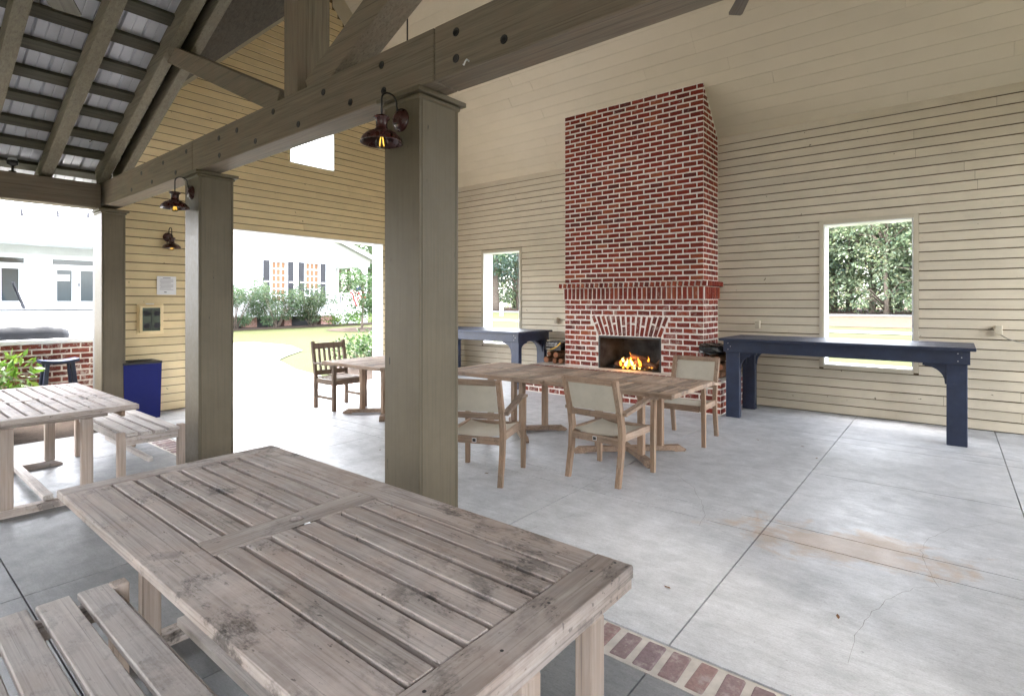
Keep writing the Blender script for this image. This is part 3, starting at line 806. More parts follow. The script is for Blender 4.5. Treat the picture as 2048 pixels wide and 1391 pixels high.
def rot_in_plane(M, a): return M @ Matrix.Rotation(a,4,'Y')

fp = thing('brick_fireplace','tall red brick fireplace with pale mortar and raised hearth, rising into the sloped ceiling','fireplace',(0,0,0))
bw_ = Brickwork(); BL = .198; VJ = .013
FBX0, FBX1, FBZ = -4.55, -3.45, .975
def row(z, h, x0, x1, off, mk, holes=()):
    """bricks of one course between x0 and x1, stretcher bond, cut at holes"""
    for (a,b) in cut(x0,x1,holes):
        x = x0-off
        while x < b-.02:
            p = max(x,a); q = min(x+BL,b)
            if q-p > .035: bw_.add(mk((p+q)/2,z+h/2), q-p, h-.017)
            x += BL+VJ
PB = .0862
for k in range(13):
    z = .45+PB*k; off = 0 if k%2 else .105
    holes = []
    if z+PB*.5 < FBZ: holes.append((FBX0-.0,FBX1+.0))
    elif z < 1.30: f = (z+PB/2-FBZ)/.335; holes.append((FBX0-.02-.16*f, FBX1+.02+.14*f))
    row(z,PB,CX0,CX1,off,lambda x,zz: face_front(x,CY,zz),holes)
    row(z,PB,CY+.01,YW-.03,.105-off,lambda y,zz: face_right(CX1,y,zz))
    row(z,PB,CY+.01,YW-.03,.105-off,lambda y,zz: face_left(CX0,y,zz))
# splayed flat arch over the firebox
na = 15
for i in range(na):
    u = (i+.5)/na; xb = FBX0+(FBX1-FBX0)*u; xt = FBX0-.15+(FBX1-FBX0+.29)*u
    a = math.atan2(xt-xb,.335); zc = FBZ+.1675; xc = (xb+xt)/2; Ls = .315/math.cos(a)
    M0 = rot_in_plane(face_front(xc,CY,zc), a) @ Matrix.Rotation(R(90),4,'Y')
    if i%2: bw_.add(M0, Ls, .062)
    else:
        f = .5 if i%4 else .38
        L1 = Ls*f-.012; L2 = Ls*(1-f)-.012
        bw_.add(M0 @ Matrix.Translation((-(Ls-L1)/2,0,0)), L1, .062); bw_.add(M0 @ Matrix.Translation(((Ls-L2)/2,0,0)), L2, .062)
# soldier course and rowlock mantel
sx0, sx1 = CX0-.012, CX1+.012; ns = 30
for i in range(ns):
    x = sx0+(sx1-sx0)*(i+.5)/ns; bw_.add(face_front(x,CY-.026,1.666) @ Matrix.Rotation(R(90),4,'Y'), .182, .060)
for s_,mk in ((1,face_right),(-1,face_left)):
    for i in range(8):
        y = CY+(YW-CY)*(i+.5)/8; bw_.add(mk(CX1+.026 if s_>0 else CX0-.026,y,1.666) @ Matrix.Rotation(R(90),4,'Y'), .182, .06)
mx0, mx1 = CX0-.085, CX1+.085; nm = 29
for i in range(nm):
    x = mx0+(mx1-mx0)*(i+.5)/nm; bw_.add(rot_in_plane(face_front(x,CY-.092,1.802),R(90)+.15), .072, .060)
for s_,mk in ((1,face_right),(-1,face_left)):
    for i in range(9):
        y = CY-.05+(YW-CY)*(i+.5)/9; bw_.add(rot_in_plane(mk(CX1+.092 if s_>0 else CX0-.092,y,1.802),R(90)+.15), .072, .055)
PT = .0803; k = 0; z = 1.848
while z < z_far(CY)-.02:
    h = min(PT, z_far(CY)-z); off = 0 if k%2 else .105
    if h > .03: row(z,h,CX0,CX1,off,lambda x,zz: face_front(x,CY,zz))
    ymax = YW-.03 if z+PT < EAVE else YW-(z+PT-EAVE)/PITCH
    if ymax-CY > .05:
        row(z,PT,CY+.01,ymax,.105-off,lambda y,zz: face_right(CX1,y,zz)); row(z,PT,CY+.01,ymax,.105-off,lambda y,zz: face_left(CX0,y,zz))
    z += PT; k += 1
HX0, HX1, HY = -5.74, -2.40, 7.42
for k in range(5):
    z = .005+PB*k; off = 0 if k%2 else .105
    row(z,PB,HX0,HX1,off,lambda x,zz: face_front(x,HY,zz))
    row(z,PB,HY+.01,YW-.03,.105-off,lambda y,zz: face_right(HX1,y,zz)); row(z,PB,HY+.01,YW-.03,.105-off,lambda y,zz: face_left(HX0,y,zz))
x = HX0+.05
while x < HX1-.03:
    bw_.add(face_up(x,HY+.10,.442,R(90)), .19, .086); 
    x += .1
bw_.build(fp, m_brick)
mo = MB()
def blk(a,b): mo.box(a,b)
blk((CX0,CY,.44),(FBX0,YW-.002,1.57)); blk((FBX1,CY,.44),(CX1,YW-.002,1.57)); blk((FBX0,CY,FBZ),(FBX1,YW-.002,1.57))
blk((CX0-.02,CY-.02,1.571),(CX1+.02,YW-.002,1.765)); blk((CX0-.078,CY-.078,1.766),(CX1+.078,YW-.002,1.842))
zt = z_far(CY)
slab_v = [(CX0,CY,1.843),(CX1,CY,1.843),(CX1,YW-.002,1.843),(CX0,YW-.002,1.843),(CX0,CY,zt+.01),(CX1,CY,zt+.01),(CX1,YW-.002,EAVE+.01),(CX0,YW-.002,EAVE+.01)]
mo.add(slab_v,[(3,2,1,0),(4,5,6,7),(0,1,5,4),(1,2,6,5),(2,3,7,6),(3,0,4,7)])
blk((HX0,HY,0),(HX1,YW-.002,.439))
part(fp,'mortar',mo,m_mortar)
fbx = MB(); d_ = .5
V = [(FBX0+.001,CY+.012,.441),(FBX1-.001,CY+.012,.441),(FBX1-.001,CY+.012,FBZ-.001),(FBX0+.001,CY+.012,FBZ-.001),
     (FBX0+.22,CY+d_,.441),(FBX1-.22,CY+d_,.441),(FBX1-.22,CY+d_,FBZ-.001),(FBX0+.22,CY+d_,FBZ-.001)]
fbx.add(V,[(4,5,6,7),(0,4,7,3),(1,2,6,5),(3,7,6,2),(0,1,5,4)]); part(fp,'firebox',fbx,m_soot)
fl_ = MB(); fl_.bev((FBX0+.01,CY-.012,FBZ-.03),(FBX1-.01,CY+.015,FBZ-.002),.003).bev((FBX0+.001,CY-.004,.442),(FBX0+.03,CY+.02,FBZ-.03),.003).bev((FBX1-.03,CY-.004,.442),(FBX1-.001,CY+.02,FBZ-.03),.003); part(fp,'firebox_frame',fl_,m_black)

# burning logs
def logm(a, b, r, name, label, endmat=True, group=None, cat='log', seg=9):
    a = Vector(a); b = Vector(b); o = thing(name,label,cat,tuple((a+b)/2),0,group)
    d = (b-a)/2; t = d.normalized(); mb = MB(); n = 5; pts = []; rs = []
    for i in range(n+1):
        f = -1+2*i/n; pts.append(d*f+Vector((random.uniform(-.006,.006),random.uniform(-.006,.006),random.uniform(-.004,.004)))); rs.append(r*random.uniform(.9,1.08))
    mb.tube(pts,rs,seg,False); mb.v = [(x+random.uniform(-.004,.004),y+random.uniform(-.004,.004),z+random.uniform(-.004,.004)) for x,y,z in mb.v]
    part(o,'bark',mb,m_log,True)
    for s,e,rr in ((-1,pts[0],rs[0]),(1,pts[-1],rs[-1])):
        m2 = MB(); m2.tube([e-t*.002*s*-1,e+t*.003*s],rr*.92,seg,True); part(o,'cut_end',m2,m_logend)
    return o
logm((-4.20,8.10,.555),(-3.72,8.02,.50),.045,'fire_log','charred log lying lowest across the middle of the fire')
logm((-4.02,8.04,.665),(-3.72,8.07,.60),.042,'fire_log','brown split log propped highest at the centre of the fire')
logm((-4.32,8.05,.49),(-4.02,8.15,.62),.045,'fire_log','rough log leaning at the left of the fire')
logm((-3.92,8.00,.58),(-3.56,7.99,.52),.04,'fire_log','long split log sloping down to the right in front of the flames')
logm((-3.62,8.00,.50),(-3.50,8.12,.64),.035,'fire_log','thin ragged log at the right end of the fire')
gr = thing('fire_grate','low black iron grate under the burning logs','grate',(-3.95,8.05,.442))
for x in (-.3,-.15,0,.15,.3):
    mb = MB(); mb.beam((x,-.09,.03),(x,.12,.03),.012,.012); part(gr,'bar',mb,m_black)
mb = MB(); mb.beam((-.36,-.09,.045),(.36,-.09,.045),.012,.014).beam((-.36,.12,.045),(.36,.12,.045),.012,.014).box((-.34,-.09,0),(-.32,-.07,.04)).box((.32,-.09,0),(.34,-.07,.04)).box((-.34,.10,0),(-.32,.12,.04)).box((.32,.10,0),(.34,.12,.04)); part(gr,'rail',mb,m_black)
fi = thing('fire','orange flames licking up between the logs in the brick fireplace','fire',(-3.95,8.0,.46))
def tongue(x, z0, h, r, core=False, y=0.0):
    h *= .8; r *= .8
    mb = MB(); pts=[]; rs=[]; ph = random.uniform(0,6)
    for i in range(9):
        f = i/8; pts.append((x+.035*math.sin(ph+f*4.2)*f, y+.02*math.sin(ph*2+f*3), z0+h*f)); rs.append(r*max(.02,(math.sin(math.pi*min(1,f*.8+.22))**.8)*(1-f**2.2)+.001))
    mb.tube(pts,rs,8); part(fi,'flame',mb,m_flamecore if core else m_flame,True)
for (x,z0,h,r,c) in ((-.10,.02,.30,.03,0),(-.13,.03,.16,.035,1),(-.05,.05,.14,.03,1),(-.22,.03,.13,.025,0),(-.18,.10,.09,.03,1),(.12,.05,.19,.03,0),(.17,.06,.14,.035,1),(.22,.05,.20,.025,0),(.25,.04,.12,.03,1),(.08,.0,.09,.03,1),(.16,.0,.08,.025,1),(-.2,-.01,.09,.02,0),(-.02,.0,.08,.02,0),(.32,.02,.1,.02,0),(.02,.0,.1,.025,1),(-.1,.0,.07,.02,0)):
    tongue(x,z0,h,r,c,random.uniform(-.05,.05))

fd = bpy.data.lights.new('fire_light','POINT'); fd.energy = .12; fd.color = (1,.42,.12); fd.shadow_soft_size = .06
fo = bpy.data.objects.new('fire_light',fd); COL.objects.link(fo); fo.location = (-.02,-.08,.14); fo.parent = fi
# firewood and bags on the hearth
for (x,z,r,l) in ((-5.60,.505,.055,'leftmost round end of firewood on the hearth under the left blue table'),(-5.42,.495,.048,'lower firewood log against the left brick side'),(-5.40,.60,.052,'upper firewood log below the charcoal bag'),(-5.53,.615,.045,'small dark log second from the left on the hearth stack'),(-5.29,.50,.045,'firewood log wedged nearest the left chimney side')):
    logm((x,7.88,z),(x+.01,8.38,z),r,'firewood_log',l,True,'firewood beside the left of the fireplace')
for (x,y,z,r,l) in ((-2.68,7.75,.50,.055,'bottom firewood log on the right hearth beside the brick corner'),(-2.55,7.72,.505,.055,'bottom firewood log on the right hearth beside the blue leg'),(-2.62,7.73,.60,.055,'middle firewood log of the right hand stack'),(-2.50,7.70,.62,.05,'orange ended log of the right stack beside the blue table leg'),(-2.66,7.74,.71,.052,'upper firewood log of the right stack touching the chimney'),(-2.54,7.72,.725,.05,'topmost firewood log of the right stack under the black bag')):
    logm((x,y,z),(x+.02,y+.55,z),r,'firewood_log',l,True,'firewood beside the right of the fireplace')
def crumple(name, label, cat, c, sx, sy, sz, mat, amp, rings=9, n=16):
    mb = MB(); V=[]
    for i in range(rings+1):
        th = math.pi*i/rings
        for k in range(n):
            a = 2*math.pi*k/n; e = .55
            cx_,sy_,cz_ = math.sin(th)*math.cos(a), math.sin(th)*math.sin(a), math.cos(th)
            p = [math.copysign(abs(v)**e,v) for v in (cx_,sy_,cz_)]
            q = 1+random.uniform(-amp,amp); V.append((p[0]*sx*q,p[1]*sy*q,p[2]*sz*q))
    Fc = [(i*n+k,i*n+(k+1)%n,(i+1)*n+(k+1)%n,(i+1)*n+k) for i in range(rings) for k in range(n)]
    mb.add(V,Fc); t = thing(name,label,cat,c); return t, part(t,'film',mb,mat)
m_plastic = paint('black_plastic_film',(.012,.012,.012),.22,.2,.15,(.1,.1,.1),14,.7,.3)
crumple('plastic_bag','crumpled shiny black plastic bag lying on the right firewood stack','bag',(-2.63,7.86,.86),.19,.2,.075,m_plastic,.16)
cb,_ = crumple('charcoal_bag','black printed charcoal bag with a yellow swoosh lying on the left firewood','bag',(-5.45,8.02,.755),.18,.14,.085,m_plastic,.05)
pb = MB(); pb.bev((-.165,-.152,-.075),(.165,-.139,.085),.004); face_ = part(cb,'front_panel',pb,m_black)
sw = MB()
for i in range(10):
    f0,f1 = i/10,(i+1)/10
    def P(f,w): return (-.11+.27*f, -.1545, -.065+.13*f**2.2+w)
    sw.add([P(f0,-.004),P(f1,-.004-.03*f1),P(f1,.012),P(f0,.006)],[(0,1,2,3)])
part(cb,'swoosh',sw,m_yellow)
# the bag's lettering is too blurred to read: two lines of slanted white strokes
ltr = MB()
for row_,(zz,hh,nn) in enumerate(((.030,.035,8),(-.004,.026,9))):
    for i in range(nn):
        x0 = -.14+.245*i/nn; w = .245/nn*.7
        ltr.tube([(x0+.01*random.random(),-.155,zz),(x0+w*.5,-.155,zz+hh*random.uniform(.7,1)),(x0+w,-.155,zz+hh*.2*random.random())],.0032,5)
part(cb,'lettering',ltr,m_paper)
ltr = MB(); ltr.box((-.135,-.1555,-.06),(-.06,-.153,-.045)); part(cb,'small_print',ltr,m_steel)

# ------------------------------------------------------------------ wall lamps
def lamp(label, loc, rz):
    t = thing('wall_lamp',label,'lamp',loc,rz,'barn style wall lamps')      # local: wall at y=0, lamp hangs towards -y, z=0 at plate centre
    mb = MB(); mb.lathe([(.0,.034),(.03,.034),(.05,.026),(.058,.012),(.066,.010),(.066,0)],24,Matrix.Rotation(R(90),4,'X')); part(t,'base_plate',mb,m_bronze,True)
    arm = [(0,-.03,.045),(0,-.035,.075)]
    for i in range(9):
        a = math.pi*i/8; arm.append((0,-.0875-.0525*-math.cos(a)*1.0,.085+.045*math.sin(a)))
    arm += [(0,-.14,.06),(0,-.14,-.02)]
    mb = MB(); mb.tube(arm,.0055,8); part(t,'arm',mb,m_black,True)
    o = Matrix.Translation((0,-.14,0))
    mb = MB(); mb.lathe([(.006,-.008),(.040,-.014),(.046,-.022),(.045,-.030),(.032,-.036),(.031,-.075),(.036,-.085),(.044,-.093),(.085,-.112),(.108,-.135),(.117,-.158),(.119,-.162),(.116,-.163),(.105,-.137),(.082,-.116),(.04,-.098),(.0,-.095)],32,o); sh = part(t,'shade',mb,m_bronze,True)
    mb = MB(); mb.tube([(-.045,-.14,-.1),(-.062,-.14,-.09),(-.055,-.14,-.075),(-.034,-.14,-.072)],.006,6); part(sh,'set_knob',mb,m_bronze,True)
    mb = MB(); mb.lathe([(.0,-.108),(.013,-.11),(.014,-.125),(.026,-.138),(.034,-.157),(.032,-.174),(.019,-.189),(.0,-.192)],20,o); bl = part(t,'bulb',mb,m_bulb,True)
    mb = MB()
    for k in range(4):
        a = k*math.pi/2; c_,s_ = math.cos(a),math.sin(a)
        mb.tube([(.005*c_,-.14+.005*s_,-.135),(.013*c_,-.14+.013*s_,-.174)],.0017,5)
    part(bl,'filament',mb,m_filament)
    return t
lamp('dark red barn lamp with glowing filament on the nearest post',(-2.47,2.03,2.575),0)
lamp('dark barn lamp on the post between the blue bin and the doorway',(-5.48,2.03,2.54),0)
lamp('black barn lamp on the cream gable wall above the paper notice',(XG+.026,2.87,2.44),R(90))

# ------------------------------------------------------------------ ceiling fans
def fan(label, hub, ztop, a0, nb=4, L=.66, w=.135):
    t = thing('ceiling_fan',label,'fan',hub,a0,'dark ceiling fans on rods')
    mb = MB(); mb.tube([(0,0,.10),(0,0,ztop-hub[2])],.012,10); part(t,'rod',mb,m_black,True)
    mb = MB(); mb.lathe([(0,-.07),(.06,-.065),(.09,-.03),(.095,.03),(.07,.07),(.03,.10),(.02,.14),(0,.14)],24); part(t,'motor',mb,m_black,True)
    for k in range(nb):
        M = Matrix.Rotation(2*math.pi*k/nb,4,'Z')
        bl = MB(); V = [(.17,-w*.38,0),(L-.03,-w*.5,0),(L,-w*.40,0),(L+.005,w*.42,0),(L-.03,w*.5,0),(.17,w*.38,0)]
        mm = MB(); mm.prism([(v[0],v[1]) for v in V],.008,M @ Matrix.Translation((0,0,-.01)) @ Matrix.Rotation(R(9),4,'X')); part(t,'blade',mm,m_blade)
        mm = MB(); mm.beam((.07,0,0),(.22,0,0),.03,.008); mm.v = [tuple(M @ Vector(v)) for v in mm.v]; part(t,'bracket',mm,m_black)
    return t
fan('dark ceiling fan with one blade at the top edge over the fireplace wall',(-1.36,5.13,4.45),RIDGE_Z-.1,R(121))
fan('dark fan on a thin black rod mostly hidden behind the truss beam',(-6.55,5.5,4.72),RIDGE_Z-.1,R(35),4,.60)
fan('pale brown fan blade above the porch in the upper left corner',(-3.43,.57,3.24),5.0,R(158),4,.67,.155)

# ------------------------------------------------------------------ tables
def picnic_table(label, x0, x1, y0, y1, zt, legs, pitch_=.0893, e0=.165, e1=.145, r0=.10, r1=.13, mid=.125, midx=None, stretch_y=None):
    cx, cyy = (x0+x1)/2, (y0+y1)/2
    t = thing('picnic_table',label,'table',(cx,cyy,0),0)
    a,b,c,d = x0-cx,x1-cx,y0-cyy,y1-cyy; th = .034; top = zt
    def P(name,lo,hi,mat,bv=.004):
        mb = MB(); mb.bev(lo,hi,bv); return part(t,name,mb,mat)
    P('end_rail',(a,c,top-th),(a+r0-.0015,d,top),m_tabY); P('end_rail',(b-r1+.0015,c,top-th-.006),(b,d,top+.0005),m_tabY)
    mx = (midx-cx) if midx is not None else 0
    P('edge_board',(a+r0,c,top-th),(b-r1,c+e0,top-.001),m_tabX); P('edge_board',(a+r0,d-e1,top-th),(b-r1,d,top-.001),m_tabX)
    mr = MB(); ya,yb = c+e0+.001,d-e1-.001; hw = mid/2; hr = .026; cyh = (ya+yb)/2; n=16
    # mid rail with a round parasol hole
    ringT=[]; 
    outer = []
    for k in range(n):
        an = 2*math.pi*k/n; cx_,sn = math.cos(an),math.sin(an); s_ = hw/max(abs(cx_),abs(sn))
        outer.append((mx+cx_*s_, cyh+sn*s_))
    inner = [(mx+hr*math.cos(2*math.pi*k/n), cyh+hr*math.sin(2*math.pi*k/n)) for k in range(n)]
    V = [(x,y,top) for x,y in outer]+[(x,y,top) for x,y in inner]+[(x,y,top-th) for x,y in inner]
    Fc = [(k,(k+1)%n,n+(k+1)%n,n+k) for k in range(n)]+[(n+k,n+(k+1)%n,2*n+(k+1)%n,2*n+k) for k in range(n)]
    mr.add(V,Fc); mr.box((mx-hw,ya,top-th),(mx+hw,cyh-hw,top)).box((mx-hw,cyh+hw,top-th),(mx+hw,yb,top)); part(t,'mid_rail',mr,m_tabY)
    gap = .018; n_s = round((d-e1-(c+e0))/pitch_); pt = (d-e1-c-e0+gap*0)/n_s
    ms = {}
    for (xa,xb) in ((a+r0+.001,mx-hw-.001),(mx+hw+.001,b-r1-.001)):
        key = round(xb-xa,3)
        mb = MB(); L = xb-xa; mb.bev((0,0,-th+.004),(L,pt-gap,-.001),.003); me = mb.mesh('slat',m_tabX)
        for i in range(n_s):
            link('slat',me,t,(xa,c+e0+pt*i+gap*.5,top+random.uniform(-.0015,.0012)))
    # aprons and cleats under the top
    P('apron',(a+.05,c+.08,top-th-.055),(b-.05,c+.105,top-th-.001),m_dinX); P('apron',(a+.05,d-.105,top-th-.055),(b-.05,d-.08,top-th-.001),m_dinX)
    for (lx,lys) in legs:
        X = lx-cx; ym = (lys[0]+lys[1])/2-cyy
        for ly in lys:
            Y = ly-cyy; P('leg',(X-.028,Y-.036,.055),(X+.028,Y+.036,top-th-.06),m_tabZ,.004)
        ft_ = MB(); w = .035; l = .34
        poly = [(-l,0),(-l,.018),(-l+.07,.055),(l-.07,.055),(l,.018),(l,0)]
        ft_.prism(poly,2*w,Matrix(((0,0,1,X-w),(1,0,0,ym),(0,1,0,0),(0,0,0,1)))); part(t,'foot',ft_,m_tabY)
        P('cleat',(X-.03,ym-.36,top-th-.058),(X+.03,ym+.36,top-th-.002),m_tabY)
    if stretch_y is not None:
        Y = stretch_y-cyy; P('stretcher',(legs[0][0]-cx,Y-.03,.058),(legs[1][0]-cx,Y+.03,.095),m_benchX)
    hole = MB(); hole.lathe([(.0006,0),(.006,0)],8)
    return t
tb = picnic_table('large weathered grey slatted table with dark stains filling the foreground',-2.97,-.75,.57,1.515,.72,((-2.72,(.84,1.15)),(-.80,(1.03,1.34))),midx=-1.88,stretch_y=.975)
for (x,y) in ((-.83,1.40),(-.83,1.18),(-.80,.95),(-.84,.75),(-.80,1.49),(-.83,.66)):
    mb = MB(); mb.lathe([(0,.0012),(.005,.0012)],8); part(tb,'peg',mb,m_black,False,(x+1.86,y-1.0425,.7205))
picnic_table('small weathered grey table with a bench beside it at the left edge',-6.80,-4.98,.53,1.465,.72,((-6.52,(.70,1.2)),(-5.20,(.72,1.18))),e0=.10,e1=.10,r0=.08,r1=.09,mid=.09,stretch_y=.95)
def bench(label, x0, x1, y0, y1, z, n, dip=.012, up_legs=0.0):
    cx,cyy = (x0+x1)/2,(y0+y1)/2; t = thing('slat_bench',label,'bench',(cx,cyy,0),0)
    a,b,c,d = x0-cx,x1-cx,y0-cyy,y1-cyy; pt = (d-c)/n
    mb = MB(); mb.bev((a+.0,0,-.026),(b-.0,pt-.022,0),.004); me = mb.mesh('slat',m_benchX)
    for i in range(n):
        u = (i+.5)/n*2-1
        link('slat',me,t,(random.uniform(-.006,.006),c+pt*i+.011,z-dip*(1-u*u)+random.uniform(-.0015,.0015)),(u*R(-2.5) if dip else 0,0,0))
    for X in (a+.045,b-.045):
        m2 = MB(); m2.beam((X,c+.0,z-.075),(X,d-.0,z-.075),.04,.07); part(t,'cross_rail',m2,m_tabY)
        for Y in (c-.012,d+.012):
            m2 = MB(); m2.bev((X-.03,Y-.028,0),(X+.03,Y+.028,z+up_legs),.005); part(t,'leg',m2,m_tabZ)
    m2 = MB(); m2.beam((0,c+.05,z-.06),(0,d-.05,z-.06),.05,.03); part(t,'cross_rail',m2,m_tabY)
    for Y in (c+.0,d-.0):
        m2 = MB(); m2.bev((a+.08,Y-.012,z-.09),(b-.08,Y+.012,z-.03),.003); part(t,'side_rail',m2,m_benchX)
    m2 = MB(); m2.bev((a+.08,-.02,.13),(b-.08,.02,.17),.003); part(t,'stretcher',m2,m_benchX)
    return t
bench('grey slatted bench in the lower left corner beside the foreground table',-2.58,-1.0,.06,.665,.42,5,.0,.006)
bench('grey slatted bench with a dipped seat behind the small left table',-6.77,-5.36,1.47,1.90,.425,4,.014,.004)

def dining_table(label, x0, x1, y0, y1, zt=.72):
    cx,cyy = (x0+x1)/2,(y0+y1)/2; t = thing('dining_table',label,'table',(cx,cyy,0),0)
    a,b,c,d = x0-cx,x1-cx,y0-cyy,y1-cyy; th = .03; r = .07
    def P(name,lo,hi,mat,bv=.004):
        mb = MB(); mb.bev(lo,hi,bv); return part(t,name,mb,mat)
    P('side_rail',(a,c,zt-th-.012),(b,c+r,zt),m_dinX); P('side_rail',(a,d-r,zt-th-.012),(b,d,zt),m_dinX)
    P('end_rail',(a,c+r+.001,zt-th-.012),(a+r,d-r-.001,zt),m_dinY); P('end_rail',(b-r,c+r+.001,zt-th-.012),(b,d-r-.001,zt),m_dinY)
    P('mid_rail',(a+r+.001,-.05,zt-th),(b-r-.001,.05,zt+.0004),m_dinX)
    mb = MB(); mb.lathe([(0,.0015),(.028,.0015)],16); part(t,'parasol_hole',mb,m_black,False,(0,0,zt))
    n = round((b-a-2*r)/.088); pt = (b-a-2*r)/n
    for (ya,yb) in ((c+r+.002,-.052),(.052,d-r-.002)):
        mb = MB(); mb.bev((0,0,-th),(pt-.016,yb-ya,0),.003); me = mb.mesh('slat',m_dinY)
        for i in range(n): link('slat',me,t,(a+r+pt*i+.008,ya,zt+random.uniform(-.002,.001)))
    for sx in (-1,1):
        for sy in (-1,1):
            X,Y = sx*.235,sy*.22; P('leg',(X-.03,Y-.03,.06),(X+.03,Y+.03,zt-th-.055),m_dinZ)
    for k,(sx) in enumerate((1,-1)):
        mb = MB(); L = .57; poly = [(-L,0),(-L-.015,.02),(-L+.05,.06 if k==0 else .058),(L-.05,.06 if k==0 else .058),(L+.015,.02),(L,0),(L-.1,0),(L-.13,.012),(-L+.13,.012),(-L+.1,0)]
        an = math.atan2(.22,.235)*sx
        mb.prism(poly,.07,Matrix.Rotation(an,4,'Z') @ Matrix(((1,0,0,0),(0,0,-1,.035),(0,1,0,0),(0,0,0,1)))); part(t,'foot',mb,m_dinX)
    P('under_frame',(-.30,-.25,zt-th-.054),(.30,-.19,zt-th-.001),m_dinX); P('under_frame',(-.30,.19,zt-th-.054),(.30,.25,zt-th-.001),m_dinX)
    return t
dining_table('brown teak table at the right end of the row in front of the fire',-3.222,-1.87,4.50,5.60)
dining_table('brown teak table in the middle of the row, partly behind the near post',-4.72,-3.25,4.48,5.58)
dining_table('brown teak table at the far end of the row beside the dark wooden chair',-6.70,-5.42,4.12,5.30)

# ------------------------------------------------------------------ chairs
def sling_chair(label, loc, rz):
    t = thing('sling_chair',label,'chair',loc,rz,'wood and sling armchairs round the brown tables')   # faces +y
    def bar(name, pts, w, d, up=(1,0,0), mat=m_dinZ):
        for i in range(len(pts)-1):
            pass
        mb = MB()
        for p,q in zip(pts,pts[1:]): mb.beam(p,q,w,d,up,.003)
        return part(t,name,mb,mat)
    for s in (-1,1):
        x = s*.245
        # rear leg sweeping into the back post
        mb = MB(); prof = [(-.325,0),(-.27,.26),(-.255,.44),(-.285,.60),(-.375,.885)]; w = .042
        pts = [(y,z) for y,z in prof]
        left = []; right = []
        for i,(y,z) in enumerate(pts):
            q = pts[min(i+1,len(pts)-1)]; p = pts[max(i-1,0)]; ty,tz_ = q[0]-p[0],q[1]-p[1]; l = math.hypot(ty,tz_); ny,nz = tz_/l,-ty/l
            ww = (.019,.024,.028,.026,.022)[i]; left.append((y-ny*ww,z-nz*ww)); right.append((y+ny*ww,z+nz*ww))
        poly = right+left[::-1]
        mb.prism(poly,w,Matrix(((0,0,1,x-w/2),(1,0,0,0),(0,1,0,0),(0,0,0,1)))); part(t,'leg',mb,m_dinZ)
        mb = MB(); poly = [(.245,0),(.275,0),(.285,.30),(.30,.645),(.25,.645),(.24,.30)]
        mb.prism(poly,.04,Matrix(((0,0,1,x+s*.03-.02),(1,0,0,0),(0,1,0,0),(0,0,0,1)))); part(t,'leg',mb,m_dinZ)
        mb = MB(); arm = [(-.285,.60),(-.10,.625),(.10,.66),(.22,.672),(.32,.655)]
        top = [(y,z+.014) for y,z in arm]; bot = [(y,z-.014) for y,z in arm]
        mb.prism(bot+top[::-1],.055,Matrix(((0,0,1,x+s*.03-.0275),(1,0,0,0),(0,1,0,0),(0,0,0,1)))); part(t,'armrest',mb,m_dinY)
        mb = MB(); mb.bev((x-.016,-.25,.365),(x+.016,.245,.425),.003); part(t,'side_rail',mb,m_dinY)
    mb = MB(); mb.bev((-.224,-.285,.335),(.224,-.255,.395),.003); part(t,'rear_rail',mb,m_dinX)
    mb = MB(); mb.bev((-.224,.225,.36),(.224,.255,.42),.003); part(t,'front_rail',mb,m_dinX)
    mb = MB(); mb.bev((-.235,-.10,.125),(.235,-.07,.155),.003); 
    def backpt(f): return (-.290-.085*f, .605+.265*f)
    y0,z0 = backpt(.0); y1,z1 = backpt(1.0)
    mb = MB(); mb.beam((-.222,y1-.002,z1-.005),(.222,y1-.002,z1-.005),.028,.05); part(t,'back_rail',mb,m_dinX)
    mb = MB(); mb.beam((-.222,y0,z0-.03),(.222,y0,z0-.03),.026,.05); part(t,'back_rail',mb,m_dinX)
    mb = MB(); nx=6; V=[]
    for j in range(4):
        y,z = backpt(.02+.90*j/3)
        for i in range(nx+1):
            u=-1+2*i/nx; V.append((u*.215,y-.006+.010*(1-u*u)*-1,z))
    for j in range(3):
        for i in range(nx): mb.f.append((j*(nx+1)+i,j*(nx+1)+i+1,(j+1)*(nx+1)+i+1,(j+1)*(nx+1)+i))
    mb.v = V; off = len(V); mb.v = V+[(x_,y_+.006,z_) for x_,y_,z_ in V]; mb.f += [tuple(i+off for i in f)[::-1] for f in mb.f]
    part(t,'back_sling',mb,m_sling,True)
    mb = MB(); V=[]
    for j in range(6):
        f=j/5
        for i in range(nx+1):
            u=-1+2*i/nx; V.append((u*.235,-.255+.49*f,.422-.03*(1-u*u)-.012*math.sin(f*math.pi)))
    fs=[]
    for j in range(5):
        for i in range(nx): fs.append((j*(nx+1)+i,j*(nx+1)+i+1,(j+1)*(nx+1)+i+1,(j+1)*(nx+1)+i))
    off=len(V); mb.v = V+[(x_,y_,z_-.006) for x_,y_,z_ in V]; mb.f = fs+[tuple(i+off for i in f)[::-1] for f in fs]
    part(t,'seat_sling',mb,m_sling,True)
    mb = MB(); mb.box((-.015,-.2885,.352),(.015,-.285,.378)); part(t,'maker_tag',mb,m_black)
    mb = MB(); mb.box((-.019,-.2868,.348),(.019,-.2852,.382)); part(t,'tag_border',mb,m_paper)
    return t
sling_chair('sling armchair with its back to us at the right end of the row',(-2.35,4.31,0),R(-1))
sling_chair('sling armchair turned away just right of the near post',(-3.22,3.60,0),R(22))
sling_chair('sling armchair facing us on the fireplace side of the right table',(-2.30,5.93,0),R(183))

